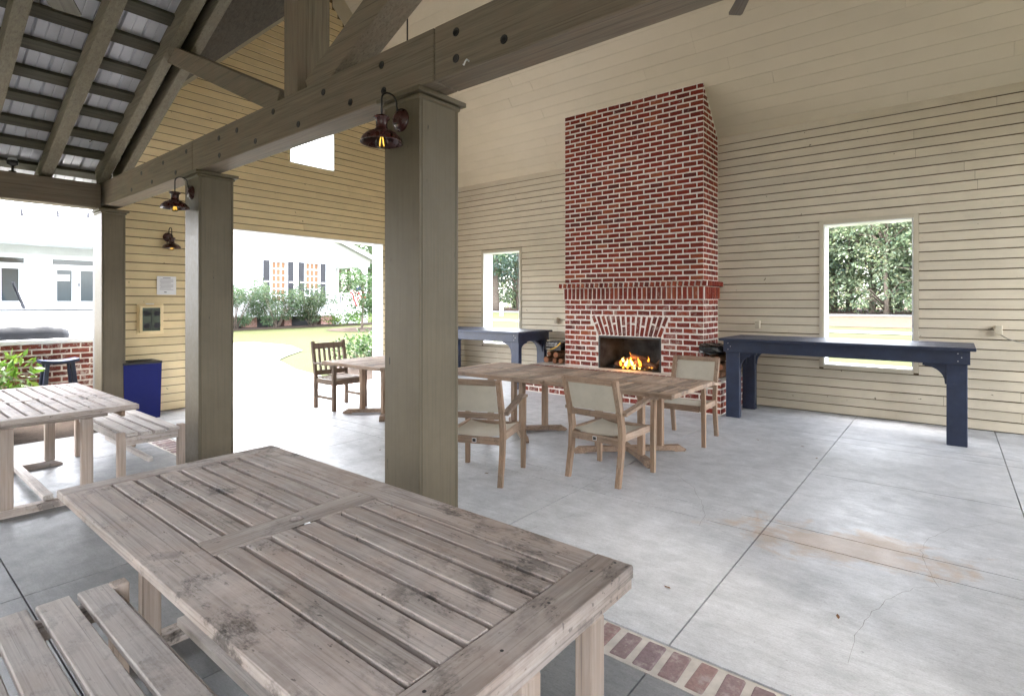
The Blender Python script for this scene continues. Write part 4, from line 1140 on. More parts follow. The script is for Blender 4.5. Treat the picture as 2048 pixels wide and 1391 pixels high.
dc = thing('slat_chair','dark wooden armchair with a slatted back at the far end of the row','chair',(-6.93,4.56,0),R(-90))  # faces +y local
for s in (-1,1):
    mb = MB(); mb.beam((s*.255,-.225,0),(s*.255,-.225,.45),.05,.05,(1,0,0)).beam((s*.255,-.225,.44),(s*.255,-.315,.955),.05,.042,(1,0,0)); part(dc,'leg',mb,m_darkchair)
    mb = MB(); mb.bev((s*.255-.026,.215,0),(s*.255+.026,.265,.63),.004); part(dc,'leg',mb,m_darkchair)
    mb = MB(); mb.bev((s*.255-.035,-.26,.632),(s*.255+.035,.31,.66),.008); part(dc,'armrest',mb,m_darkchair)
    mb = MB(); mb.bev((s*.255-.014,-.2,.36),(s*.255+.014,.215,.43),.003); part(dc,'side_rail',mb,m_darkchair)
    mb = MB(); mb.bev((s*.255-.013,-.2,.15),(s*.255+.013,.215,.19),.003); part(dc,'stretcher',mb,m_darkchair)
for (y,z,h) in ((-.302,.885,.085),(-.235,.50,.07)):
    mb = MB(); mb.bev((-.232,y-.015,z-h/2),(.232,y+.015,z+h/2),.004); part(dc,'back_rail',mb,m_darkchair)
for i in range(5):
    x = -.165+.0825*i
    mb = MB(); mb.beam((x,-.24,.53),(x,-.297,.85),.022,.042,(0,1,0)); part(dc,'back_slat',mb,m_darkchair)
for i in range(5):
    mb = MB(); mb.bev((-.235,-.2+.088*i,.43),(.235,-.2+.088*i+.076,.45),.003); part(dc,'seat_slat',mb,m_tabX)
mb = MB(); mb.bev((-.232,.225,.36),(.232,.255,.43),.003); part(dc,'front_rail',mb,m_darkchair)

# ------------------------------------------------------------------ navy bar tables
def bar_table(label, x0, x1, y0, y1, zt):
    cx,cyy = (x0+x1)/2,(y0+y1)/2; t = thing('bar_table',label,'table',(cx,cyy,0),0)
    a,b,c,d = x0-cx,x1-cx,y0-cyy,y1-cyy; n = 5; w = (d-c)/n
    for i in range(n):
        mb = MB(); mb.bev((a,c+w*i+.002,zt-.036),(b+random.uniform(-.003,.003),c+w*(i+1)-.002,zt+random.uniform(-.001,.001)),.004); part(t,'top_board',mb,m_navy)
    ia,ib,ic,id_ = a+.05,b-.05,c+.05,d-.05; z1 = zt-.037; z0 = z1-.145
    for (lo,hi) in (((ia,ic,z0),(ib,ic+.035,z1)),((ia,id_-.035,z0),(ib,id_,z1)),((ia,ic+.036,z0),(ia+.035,id_-.036,z1)),((ib-.035,ic+.036,z0),(ib,id_-.036,z1))):
        mb = MB(); mb.bev(lo,hi,.003); part(t,'apron',mb,m_navy)
    def bracket(M):
        poly = [(0,0),(0,-.22),(.012,-.22)]
        for k in range(9):
            an = math.pi/2*k/8; poly.append((.015+.17*(1-math.cos(an)), -.20+.165*math.sin(an)))
        poly += [(.19,-.03),(.205,-.03),(.205,0)]
        mb = MB(); mb.prism(poly[::-1],.035,M); part(t,'bracket',mb,m_navy)
    lw = .175
    for sx in (-1,1):
        for sy in (-1,1):
            X0_ = ia+.02 if sx<0 else ib-.02-lw; Y0_ = ic+.037 if sy<0 else id_-.037-.09
            mb = MB(); mb.bev((X0_,Y0_,0),(X0_+lw,Y0_+.09,z1-.002),.006); part(t,'leg',mb,m_navy)
            xs_ = X0_+lw if sx<0 else X0_
            bracket(Matrix(((1 if sx<0 else -1,0,0,xs_),(0,0,1,Y0_+.02),(0,1,0,z0-.001),(0,0,0,1))))
            ys_ = Y0_+.09 if sy<0 else Y0_
            bracket(Matrix(((0,0,1,X0_+(.1 if sx>0 else .03)),(1 if sy<0 else -1,0,0,ys_),(0,1,0,z0-.001),(0,0,0,1))))
    for i in range(3):
        for X in (ia+.06,ib-.10):
            mb = MB(); mb.lathe([(0,0),(.006,0)],8,Matrix.Translation((X+.03*(i%2),ic-.001,z0+.035+.04*i)) @ Matrix.Rotation(R(90),4,'X')); part(t,'screw_head',mb,m_steel)
    return t
bar_table('long navy blue bar table with bracketed legs under the right window opening',-2.40,.215,7.33,8.33,1.05)
bar_table('navy blue bar table with bracketed legs left of the fireplace',-8.35,-5.79,7.33,8.36,1.01)

# ------------------------------------------------------------------ things on and by the gable wall
bn = thing('trash_bin','tall blue bin with a dark top against the gable wall','bin',(-8.35,2.44,0))
mb = MB(); mb.add([(-.19,-.20,0),(.19,-.20,0),(.19,.20,0),(-.19,.20,0),(-.2,-.215,.72),(.2,-.215,.72),(.2,.215,.72),(-.2,.215,.72)],[(3,2,1,0),(4,5,6,7),(0,1,5,4),(1,2,6,5),(2,3,7,6),(3,0,4,7)]); part(bn,'body',mb,m_blue)
mb = MB(); mb.bev((-.207,-.222,.721),(.207,.222,.75),.006); part(bn,'lid',mb,m_black)
mb = MB(); mb.bev((-.12,-.13,.751),(.12,.13,.758),.003); part(bn,'flap',mb,m_darkgrey)
nt = thing('paper_notice','white paper notice with grey print pinned to the cream gable wall','notice',(XG+.03,2.85,1.76))
mb = MB(); mb.box((0,-.12,-.13),(.002,.12,.13)); part(nt,'sheet',mb,m_paper)
mb = MB()
for i in range(9): mb.box((.0025,-.085+.01*(i%3==0),.085-.018*i),(.003,.085-.03*(i%4==3),.091-.018*i))
part(nt,'print_lines',mb,m_ink)
mb = MB(); mb.box((.0025,-.045,.10),(.003,.05,.112)); part(nt,'heading',mb,m_ink)
mb = MB(); mb.box((.0025,-.03,-.098),(.0032,.0,-.088)); part(nt,'mark',mb,m_black)
wb = thing('wall_cabinet','small cream wall cabinet with a dark glass front holding pale shapes','cabinet',(XG+.026,2.66,1.30))
mb = MB(); mb.bev((0,-.17,-.215),(.012,.15,.20),.004); part(wb,'back_panel',mb,m_siding)
mb = MB(); mb.bev((.021,-.15,-.19),(.085,.11,.175),.005); part(wb,'box',mb,m_siding)
mb = MB(); mb.box((.0855,-.125,-.165),(.088,.085,.15)); gl = part(wb,'glass_front',mb,m_pane)
mb = MB(); mb.box((.0862,-.027,-.165),(.0895,-.015,.15))
for (y,z) in ((-.075,.075),(.045,.075),(-.075,-.095),(.045,-.095)):
    M = Matrix.Translation((.089,y,z)) @ Matrix.Rotation(R(90),4,'Y'); mb.lathe([(0,.001),(.034,.001),(.045,0)],7,M)
part(gl,'pale_shape',mb,m_road)
mb = MB(); mb.box((.021,-.07,.195),(.0225,.03,.21)); part(wb,'label_strip',mb,m_paper)
def outlet(label, x, z):
    t = thing('outlet_box',label,'outlet',(x,YW-.03,z),0,'outlet boxes on the fireplace wall')
    mb = MB(); mb.bev((-.036,-.05,-.058),(.036,0,.058),.006); part(t,'cover',mb,m_siding_b)
    mb = MB(); mb.bev((-.03,-.058,-.05),(.03,-.051,.05),.004); part(t,'lid',mb,m_trim)
    return t
outlet('cream outlet box on the wall between the chimney and the right window',-2.21,1.20)
o2 = outlet('cream outlet box with a thin cord on the wall right of the window',.44,1.20)
outlet('cream outlet box on the wall just left of the chimney',-5.80,1.18)
mb = MB(); mb.tube([(.45,YW-.06,1.15),(.52,YW-.065,1.10),(.60,YW-.06,1.07),(.72,YW-.05,1.05),(.9,YW-.05,1.06),(1.2,YW-.05,1.0),(1.3,YW-.05,.6),(1.3,YW-.05,.02)],.006,6)
solo('power_cord',mb,m_cord,'thin grey cord drooping to the right from the outlet box','cord',smooth=True)
# dry leaves on the floor
lf = MB(); lf.add([(-.02,0,.003),(-.008,-.007,.007),(.01,-.007,.004),(.021,.001,.008),(.009,.008,.005),(-.008,.008,.008)],[(0,1,5),(1,2,4,5),(2,3,4)])
lm = lf.mesh('dry_leaf',m_dry)
LFL = ['small dry leaf on the open floor in front of the foreground table','rusty dry leaf on the floor in front of the long navy table','small dry leaf right of the brick floor strip','dark dry leaf on the floor under the row of tables','dry leaf beside the foot of the turned sling chair','tiny dry leaf near the leg of the turned sling chair','dry leaf on the floor joint towards the right window','brown leaf on the floor left of the long navy table']
for (x,y),l in zip(((-1.17,2.76),(-1.21,6.36),(-.42,3.02),(-3.15,6.4),(-4.56,3.47),(-3.2,3.59),(-1.01,5.96),(-1.65,6.35)),LFL):
    tag(link('dry_leaf',lm,None,(x,y,.001),(0,0,random.uniform(0,6))),l,'leaf','dry leaves on the concrete')

# ------------------------------------------------------------------ plants
def leaves(mb, c, rad, n, size, flat=.0, shell=.55, droop=0.0, aspect=.5):
    for _ in range(n):
        while True:
            p = Vector((random.uniform(-1,1),random.uniform(-1,1),random.uniform(-1,1)))
            if p.length <= 1: break
        l = max(p.length,.05); p = p/l*(shell+(1-shell)*random.random()) if random.random() < .75 else p
        q = Vector((c[0]+p.x*rad[0], c[1]+p.y*rad[1], c[2]+p.z*rad[2]))
        d = (p+Vector((random.gauss(0,.6),random.gauss(0,.6),random.gauss(0,.6)-droop))).normalized()
        s_ = d.cross(Vector((random.gauss(0,1),random.gauss(0,1),random.gauss(0,1)))).normalized()
        L = size*random.uniform(.6,1.3); w = L*aspect
        mb.add([q, q+d*L*.5+s_*w*.5, q+d*L, q+d*L*.5-s_*w*.5],[(0,1,2,3)])
def tree_mesh(h, crown_z, spread_, nclump, nleaf, size, clump=.28, seed=1, narrow=1.0):
    random.seed(seed); tk = MB(); cr = MB()
    pts = [(0,0,-.3)]; 
    for i in range(1,7): pts.append((random.uniform(-.04,.04)*h*.3*i/6, random.uniform(-.04,.04)*h*.3*i/6, h*.82*i/6))
    tk.tube(pts,[.022*h,.017*h,.014*h,.011*h,.008*h,.005*h,.002*h],8)
    for k in range(nclump):
        f = random.random()**.8; z = crown_z+(h-crown_z)*f
        prof = math.sin(math.pi*min(1,.18+.78*f))**.7
        a = random.uniform(0,6.28); rr = spread_*prof*math.sqrt(random.random())*narrow
        c = Vector((rr*math.cos(a), rr*math.sin(a), z)); cs = clump*spread_*random.uniform(.55,1.25)
        leaves(cr,c,(cs,cs,cs*.62),nleaf,size,droop=.25)
        if k%3 == 0:
            b0 = Vector((0,0,max(crown_z*.8,z-spread_*.45))); m_ = b0.lerp(c,.5)+Vector((0,0,.05*h))
            tk.tube([b0,m_,c],[.007*h,.005*h,.002*h],5)
    return tk, cr
def make_tree(name, label, cat, loc, tk, cr, leaf, group=None, rz=0, bark=None):
    t = thing(name,label,cat,loc,rz,group)
    part(t,'trunk',tk,bark or m_bark,True); part(t,'crown',cr,leaf)
    return t
protos = []
for k,(h,cz,sp,leaf) in enumerate(((15,1.2,4.4,m_leaf),(17,2.2,4.8,m_leafblue),(13,.6,4.0,m_leaf),(16,2.6,4.2,m_leafgrey))):
    tk,cr = tree_mesh(h,cz,sp,70,62,.40,.30,20+k)
    protos.append((tk.mesh('trunk',m_bark,True), cr.mesh('crown',leaf)))
random.seed(11)
def place(k, x, y, label, group, sc=1.0, name='forest_tree'):
    t = thing(name,label,'tree',(x,y,tz(x,y)-.1),random.uniform(0,6),group); t.scale = (sc,)*3
    link('trunk',protos[k][0],t); link('crown',protos[k][1],t)
i = 0
LR = 'tall leafy tree of the wood seen through the right window opening'
for row_,(d,nr_,sc) in enumerate(((58,10,.85),(64,10,1.0),(71,10,1.15))):
    for j in range(nr_):
        a = R(-16+26*j/(nr_-1)+random.uniform(-1,1)); place((i*7+j*3+row_)%4, d*math.sin(a)-2, d*math.cos(a)+random.uniform(-1.5,1.5), LR, 'wood beyond the right window', sc*random.uniform(.85,1.15)); i += 1
LL = 'dense tree of the wood seen through the left window opening'
for row_,(d,nr_,sc) in enumerate(((68,7,.9),(76,7,1.2))):
    for j in range(nr_):
        a = R(-50+22*j/(nr_-1)+random.uniform(-1,1)); place((1+i*5+j)%4, d*math.sin(a), d*math.cos(a)+random.uniform(-1.5,1.5), LL, 'wood beyond the left window', sc*random.uniform(.9,1.15)); i += 1
LH = 'tree rising behind the white house with the shutters'
for (x,y,sc) in ((-52,26,.9),(-50,34,1.0),(-58,38,1.15),(-48,42,1.0),(-62,30,1.2),(-44,49,.95),(-49,38.5,1.0),(-60,44,1.2),(-43,36,.7)):
    place((i*3)%4, x, y, LH, 'trees behind the white house', sc); i += 1
# the wood's far mass
wd = MB(); random.seed(5)
for j in range(300):
    a = R(random.uniform(-75,22)); d = random.uniform(86,96); z = random.uniform(0,16)
    leaves(wd,(d*math.sin(a),d*math.cos(a),.8+z),(3.2,3.2,2.4),34,1.1)
far = link('woodland',wd.mesh('woodland',m_leaf)); far['kind'] = 'stuff'
us = MB()
for j in range(230):
    a = R(random.uniform(-55,14)); d = random.uniform(57,66) if a > R(-25) else random.uniform(66,74)
    leaves(us,(d*math.sin(a),d*math.cos(a),tz(d,0)+random.uniform(.2,3.4)),(1.7,1.4,1.2),50,.34)
uo = link('undergrowth',us.mesh('undergrowth',m_leaf)); uo['kind'] = 'stuff'
# big trunk and rusty bush through the left window; live oak limb through the right window
tk = MB(); tk.tube([(0,0,-.4),(.1,0,1.2),(.0,.1,4),(.4,.2,9)],[1.15,.75,.6,.4],12); tk.tube([(0,0,3.4),(-2,.4,6),(-4,0,8)],[.35,.25,.12],8)
cr = MB(); random.seed(3)
for k in range(60): leaves(cr,(random.uniform(-5,4),random.uniform(-3,3),random.uniform(4.6,12)),(1.5,1.5,.9),50,.4,droop=.2)
make_tree('oak_tree','thick trunked oak at the right edge of the left window opening','tree',(-44.0,50.5,tz(-44,50.5)),tk,cr,m_leafblue)
rb = MB(); random.seed(4)
for k in range(9): leaves(rb,(random.uniform(-1,1),random.uniform(-.8,.8),random.uniform(.5,2.4)),(.7,.7,.6),60,.3)
st = MB(); st.tube([(0,0,-.2),(.1,0,1),(.2,.1,2.2)],[.07,.05,.02],6)
t = thing('rusty_bush','rusty brown bush at the edge of the wood in the left window','bush',(-45.5,48.5,tz(-45.5,48.5))); part(t,'stem',st,m_bark,True); part(t,'foliage',rb,m_leafrust)
ok = thing('oak_limb_tree','live oak reaching a dark mossy limb across the upper right window','tree',(2.5,30.0,tz(2.5,30)))
tk = MB(); tk.tube([(0,0,-.3),(.1,0,2),(0,.1,4.6),(.3,.3,8)],[.7,.5,.42,.2],10)
tk.tube([(0,.1,4.2),(-1.5,.2,5.0),(-3.2,.0,5.25),(-4.6,.3,5.1),(-5.6,.2,5.6)],[.28,.17,.12,.08,.03],8); tk.tube([(-3.2,0,5.25),(-4.0,.1,6.1),(-4.5,.1,7)],[.09,.06,.02],6); tk.tube([(-1.8,.2,5.1),(-2.5,-.1,6.3),(-3.6,0,7.0),(-5,0,7.9)],[.12,.09,.06,.02],6)
part(ok,'trunk',tk,m_bark,True); cr = MB(); random.seed(8)
for k in range(44):
    leaves(cr,(random.uniform(-5.4,3),random.uniform(-2,2),random.uniform(5.6,8.6)),(.9,.9,.35),46,.17,droop=.3)
for k in range(10): leaves(cr,(random.uniform(-5,-1.5),random.uniform(-.4,.4),random.uniform(5.1,5.9)),(.5,.4,.3),30,.14,droop=.6)
part(ok,'crown',cr,m_leafgrey)

def shrub(name, label, loc, blobs, n, size, leaf, stems, group=None, droop=0.0, aspect=.45, seed=1):
    random.seed(seed); t = thing(name,label,'shrub',loc,0,group); mb = MB(); sm = MB()
    for (c,r) in blobs: leaves(mb,c,r,n,size,droop=droop,aspect=aspect)
    for (p,q,w) in stems: sm.tube([p,tuple((Vector(p)+Vector(q))/2+Vector((.02,.02,.03))),q],[w,w*.8,w*.4],6)
    part(t,'stems',sm,m_bark,True); part(t,'foliage',mb,leaf); return t
random.seed(21)
def leggy(label, y, seed, w=1.0):
    random.seed(seed)
    blobs = []; stems = []
    for k in range(15):
        a = random.uniform(-1,1); b = random.uniform(-.5,.5); z = random.uniform(.95,2.15)
        blobs.append(((b,a*w,z),(.38,.42,.36))); stems.append(((random.uniform(-.1,.1),random.uniform(-.15,.15),-.05),(b,a*w*.9,z),.02))
    for k in range(4): blobs.append(((random.uniform(-.3,.3),random.uniform(-.6,.6),random.uniform(.3,.8)),(.25,.3,.25)))
    return shrub('tall_shrub',label,(-26.9,y,tz(-26.9,y)),blobs,230,.14,m_leafgrey,stems,'leggy shrubs along the white house wall',.1,.35,seed)
leggy('leggy grey green shrub against the white house seen beside the middle post',11.9,31)
leggy('leggy grey green shrub before the left shuttered window of the house',13.9,32,.95)
leggy('leggy grey green shrub before the right shuttered window of the house',16.0,33,1.15)
for k,(y,l) in enumerate(((17.4,'low bright hedge bush nearest the leggy shrubs by the house'),(18.6,'low bright hedge bush in the middle of the house bed'),(19.9,'low bright hedge bush below the porch railing'),(21.3,'low bright hedge bush right of the young tree'))):
    shrub('hedge_bush',l,(-26.8,y,tz(-26.8,y)),[((random.uniform(-.2,.2),random.uniform(-.5,.5),random.uniform(.25,.6)),(.4,.45,.32)) for _ in range(6)],80,.14,m_leafbright,[((0,0,-.05),(0,.1,.4),.02)],'low bright bushes in the house bed',0,.4,40+k)
tk = MB(); tk.tube([(0,0,-.1),(.02,.02,.7),(.0,.05,1.4),(.05,.0,2.6)],[.07,.05,.04,.015],8); cr = MB(); random.seed(9)
for k in range(22):
    z = random.uniform(.75,3.0); rr = 1.15*(1-abs(z-1.5)/2.2)*math.sqrt(random.random()); a = random.uniform(0,6.28)
    leaves(cr,(rr*math.cos(a),rr*math.sin(a),z),(.42,.42,.3),110,.13,aspect=.5); tk.tube([(0,.02,max(.6,z-.5)),(rr*.5*math.cos(a),rr*.5*math.sin(a),z-.1),(rr*math.cos(a),rr*math.sin(a),z)],[.018,.013,.006],5)
make_tree('young_tree','small young tree in a round mulch ring on the lawn','tree',(-22.6,16.1,tz(-22.6,16.1)),tk,cr,m_leafdark)
random.seed(12)
shrub('round_shrub','glossy round green shrub on the mulch beside the far table and doorway',(-10.05,7.35,tz(-10.05,7.35)),[((random.uniform(-.4,.4),random.uniform(-.5,.5),random.uniform(.3,.75)),(.34,.36,.30)) for _ in range(12)],110,.085,m_leafdark,[((0,0,-.05),(.1*k,.2*k-.2,.5),.015) for k in range(-2,3)],None,0,.5,50)
shrub('bright_bush','bright yellow green bush before the brick counter at the left edge',(-8.55,.93,tz(-8.5,1)),[((random.uniform(-.3,.3),random.uniform(-.45,.36),random.uniform(.3,.76)),(.25,.25,.19)) for _ in range(20)],90,.11,m_leafbright,[((0,0,-.05),(.1*k,.15*k,.45),.012) for k in range(-2,3)],None,0,.42,51)

# ------------------------------------------------------------------ outdoor brick counter, covered grill, stool
oc = thing('brick_counter','outdoor brick counter with a white worktop beyond the left opening','counter',(-9.6,0,-.05))
ob = Brickwork(); ob.items = []; old = bw_; bw_ = ob
for k in range(13):
    off = 0 if k%2 else .105
    row(.005+.0775*k,.0775,-2.0,3.6,off,lambda y,zz: face_right(0,y,zz))
bw_ = old
ob.build(oc, m_brickout, 300, .198, .06)
mb = MB(); mb.box((-.85,-2.0,0),(0,3.6,1.01)); part(oc,'mortar',mb,m_mortar)
mb = MB(); mb.bev((-.9,-2.05,1.012),(.06,3.65,1.072),.008); part(oc,'worktop',mb,m_white)
gc = thing('covered_grill','long grill under a slack dark grey cloth cover on the brick counter','grill',(-9.98,1.0,1.025))
mb = MB(); V=[]; prof = [(-.30,0),(-.31,.06),(-.29,.17),(-.18,.205),(.0,.215),(.20,.19),(.30,.16),(.33,.05),(.33,0)]; n=26; random.seed(2)
for j in range(n+1):
    f=j/n; e = min(1,(1-f)*9, f*9)**.5
    for i,(x,z) in enumerate(prof):
        V.append((x*(.9+.1*e)+random.uniform(-.012,.012), -1.05+2.05*f, z*(.55+.45*e)+(.018*math.sin(j*1.7+i*1.3)+random.uniform(-.01,.01))*(1 if z>0 else 0)))
fs=[(j*len(prof)+i,j*len(prof)+i+1,(j+1)*len(prof)+i+1,(j+1)*len(prof)+i) for j in range(n) for i in range(len(prof)-1)]
fs+= [tuple(range(len(prof)))[::-1], tuple(n*len(prof)+i for i in range(len(prof)))]
mb.add(V,fs); part(gc,'cover',mb,m_darkgrey,True)
mb = MB(); mb.bev((-.28,-.98,-.0),(.28,.92,.03),.004); part(gc,'grill_base',mb,m_steel)
so = thing('bar_stool','dark blue saddle stool in front of the brick counter','stool',(-9.28,1.80,-.03))
mb = MB(); V=[]
for j in range(7):
    f=-1+2*j/6
    for (x,zz) in ((-.13,0),(.13,0),(.13,-.04),(-.13,-.04)): V.append((x,f*.2,.775+.025*f*f+zz))
mb.add(V,[(j*4+i,j*4+(i+1)%4,(j+1)*4+(i+1)%4,(j+1)*4+i) for j in range(6) for i in range(4)]+[(3,2,1,0),(24,25,26,27)]); part(so,'seat',mb,m_navy)
for sx in (-1,1):
    for sy in (-1,1):
        mb = MB(); mb.beam((sx*.15,sy*.20,0),(sx*.085,sy*.13,.745),.042,.05,(0,1,0)); part(so,'leg',mb,m_navy)
for sy in (-1,1):
    mb = MB(); mb.beam((-.125,sy*.175,.28),(.125,sy*.175,.28),.03,.04); part(so,'stretcher',mb,m_navy)

# ------------------------------------------------------------------ white houses
m_hwhite = paint('house_white', (.60,.61,.62), .55, .03, .04, (.5,.5,.48), 3)
m_piers = brickmat('pier_brick', [(.28,.15,.12),(.33,.19,.15),(.25,.14,.12)], .5)
def clap_facade(root, x, y0, y1, z0, z1, h, holes, name='siding'):
    """stepped clapboards facing +x between y0..y1, z0..z1, leaving rectangular holes (y0,y1,z0,z1)"""
    mb = MB(); z = z0
    while z < z1-.01:
        zz = min(z+h,z1)
        hs_ = [(a,b) for (a,b,c,d) in holes if zz > c+.01 and z < d-.01]
        for (a,b) in cut(y0,y1,hs_):
            mb.add([(x+.022,a,z),(x+.022,b,z),(x+.004,b,zz),(x+.004,a,zz),(x-.1,a,z),(x-.1,b,z),(x-.1,b,zz),(x-.1,a,zz)],[(0,1,2,3),(1,0,4,5),(7,6,5,4),(0,3,7,4),(2,1,5,6)])
        z = zz
    return part(root,name,mb,m_hwhite)
HXP = -28.0; hz = tz(-28,15)
h1 = thing('white_house','white clapboard house with black shutters on brick piers across the lawn','house',(HXP,0,hz))
Z = lambda z: z-hz
wins = [(14.27,15.03,Z(1.55),Z(3.70)),(16.22,17.0,Z(1.55),Z(3.74)),(10.9,11.7,Z(1.55),Z(3.70))]
clap_facade(h1,0,9.6,18.08,Z(.84),Z(4.0),.125,wins)
gb = MB(); gb.v = [(0,9.6,Z(4.0)),(0,20.55,Z(4.0)),(0,20.55,Z(4.15)),(0,15.1,Z(6.2)),(0,9.6,Z(4.15)),(-.1,9.6,Z(4.0)),(-.1,20.55,Z(4.0)),(-.1,20.55,Z(4.15)),(-.1,15.1,Z(6.2)),(-.1,9.6,Z(4.15))]
gb.f = [(0,1,2,3,4),(9,8,7,6,5)]+[(i,5+i,5+(i+1)%5,(i+1)%5) for i in range(5)]; part(h1,'gable',gb,m_hwhite)
mb = MB(); mb.box((-.02,9.6,Z(.78)),(.05,18.1,Z(.9))); part(h1,'sill_board',mb,m_hwhite)
mb = MB(); mb.box((-9,9.62,Z(.85)),(-.11,18.05,Z(4.2))); part(h1,'body',mb,m_hwhite)
for (ya,yb) in ((9.6,20.55),):
    for s in (0,1):
        mb = MB(); yr = 15.1; ye = yb+.45 if s else ya-.45; dz = (8.75-4.12)
        p = [(ye,4.0),(yr,8.68)]
        for off in (0,):
            mb.add([(.45,ye,Z(3.98)),(.45,yr,Z(6.24)),(.45,yr,Z(6.46)),(.45,ye,Z(4.18)),(-10,ye,Z(3.98)),(-10,yr,Z(6.24)),(-10,yr,Z(6.46)),(-10,ye,Z(4.18))],[(0,1,2,3),(7,6,5,4),(0,4,5,1),(2,1,5,6),(3,2,6,7),(0,3,7,4)])
        ro = part(h1,'roof',mb,m_houseroof)
        mb = MB(); mb.add([(.452,ye,Z(3.93)),(.452,yr,Z(6.19)),(.452,yr,Z(6.40)),(.452,ye,Z(4.16)),(.49,ye,Z(3.93)),(.49,yr,Z(6.19)),(.49,yr,Z(6.40)),(.49,ye,Z(4.16))],[(3,2,1,0),(4,5,6,7),(0,1,5,4),(1,2,6,5),(2,3,7,6),(3,0,4,7)]); part(ro,'rake_board',mb,m_hwhite)
for (a,b,c,d) in wins:
    fr = MB(); fr.box((-.06,a-.09,c-.09),(.045,a,d+.11)).box((-.06,b,c-.09),(.045,b+.09,d+.11)).box((-.06,a,d),(.045,b,d+.11)).box((-.06,a-.02,c-.09),(.06,b+.02,c)); w_ = part(h1,'window',fr,m_hwhite)
    pw,ph = (b-a)/3,(d-c)/6
    for r_ in range(6):
        for q in range(3):
            dark = (a > 16 and r_ < 2 and a < 18)
            mb = MB(); mb.box((-.05,a+pw*q+.028,c+ph*r_+.03),(-.03,a+pw*(q+1)-.028,c+ph*(r_+1)-.03)); part(w_,'pane',mb,m_pane if dark else m_orange)
    mb = MB(); mb.box((-.055,a,c),(-.042,b,d)); 
    for q in range(4): mb.box((-.041,a+pw*q-.028,c),(-.015,a+pw*q+.028,d)) if 0<q<3 else None
    for r_ in range(7): mb.box((-.04,a,c+ph*r_-.03),(-.014,b,c+ph*r_+.03)) if 0<r_<6 else None
    part(w_,'sash',mb,m_hwhite)
for (a,b) in ((13.80,14.13),(15.17,15.47),(15.78,16.09),(17.12,17.44),(10.45,10.78),(11.82,12.20)):
    mb = MB(); mb.bev((.03,a,Z(1.50)),(.075,b,Z(3.76)),.01)
    sh = part(h1,'shutter',mb,m_shut)
    mb = MB(); mb.box((.0755,a+.03,Z(2.60)),(.083,b-.03,Z(2.68))); part(sh,'mid_bar',mb,m_steel)
    mb = MB()
    for k in range(22):
        z_ = 1.56+.1*k
        if abs(z_-2.64) > .08: mb.box((.0755,a+.04,Z(z_)),(.086,b-.04,Z(z_+.035)))
    part(sh,'louvres',mb,m_shut)
for (a,b) in ((12.9,13.5),(15.0,15.4),(17.2,17.9),(10.6,11.2),(9.65,10.0)):
    mb = MB(); mb.box((-.5,a,-.3),(-.03,b,Z(.78)))
    for k in range(8): mb.box((-.03,a,-.02+.075*k),(-.02,b,.035+.075*k))
    part(h1,'brick_pier',mb,m_piers)
mb = MB(); mb.box((-.9,9.7,-.3),(-.52,18,Z(.80))); part(h1,'crawlspace_screen',mb,m_shut)
# side porch
mb = MB(); mb.box((-9,18.1,Z(1.15)),(.0,20.5,Z(1.30))).box((-9,18.1,-.3),(-.03,20.4,Z(1.15))); part(h1,'porch_floor',mb,m_hwhite)
mb = MB(); mb.box((-9,18.1,Z(3.74)),(.0,20.5,Z(4.0))); part(h1,'porch_beam',mb,m_hwhite)
for (x,y) in ((-.12,20.3),(-3.2,20.3),(-6.2,20.3),(-8.9,20.3),(-8.9,18.3)):
    mb = MB(); mb.lathe([(.13,Z(1.30)),(.13,Z(1.42)),(.10,Z(1.45)),(.10,Z(3.60)),(.13,Z(3.62)),(.13,Z(3.74))],14,Matrix.Translation((x,y,0)),True); part(h1,'column',mb,m_hwhite,False)
rl = MB(); rl.box((-.16,18.1,Z(2.02)),(-.06,20.2,Z(2.08))).box((-.14,18.1,Z(1.38)),(-.08,20.2,Z(1.43)))
part(h1,'rail',rl,m_hwhite)
for k in range(13):
    mb = MB(); mb.box((-.13,18.25+.15*k,Z(1.43)),(-.09,18.30+.15*k,Z(2.02))); part(h1,'baluster',mb,m_hwhite)
# bracketed frieze corner
mb = MB(); mb.prism([(0,0),(.5,0),(.5,-.12),(.28,-.2),(.16,-.42),(.06,-.46),(0,-.62)][::-1],.06,Matrix(((0,0,1,-.06),(-1,0,0,20.2),(0,1,0,Z(3.74)),(0,0,0,1)))); part(h1,'corner_bracket',mb,m_hwhite)
# flag on the porch
fg = thing('flag','striped flag with a dark corner hanging from a white pole on the porch','flag',(-27.6,19.0,1.78))
mb = MB(); mb.tube([(-.35,-.55,.05),(.1,.35,.72)],.035,8); part(fg,'pole',mb,m_white,True)
def cloth(u,v):  # u along the pole, v hanging
    p = Vector((-.35,-.55,.05)).lerp(Vector((.1,.35,.72)), .45+.55*u)
    return (p.x+.06*math.sin(v*6+u*3), p.y+.55*v*.9+.05*math.sin(u*7), p.z-.75*v*v-.10*v)
for s in range(9):
    mb = MB(); n=8
    for i in range(n+1):
        for q in (0,1): mb.v.append(cloth((s+q)/9, i/n))
    mb.f = [(2*i,2*i+1,2*i+3,2*i+2) for i in range(n)]; part(fg,'stripe',mb,m_redtag if s%2==0 else m_white,True)
mb = MB(); n=4
for i in range(n+1):
    for q in (.45,1.0):
        x,y,z = cloth(q,.42*i/n); mb.v.append((x+.02,y,z+.01))
mb.f = [(2*i,2*i+1,2*i+3,2*i+2) for i in range(n)]; part(fg,'corner_field',mb,m_bluetag,True)

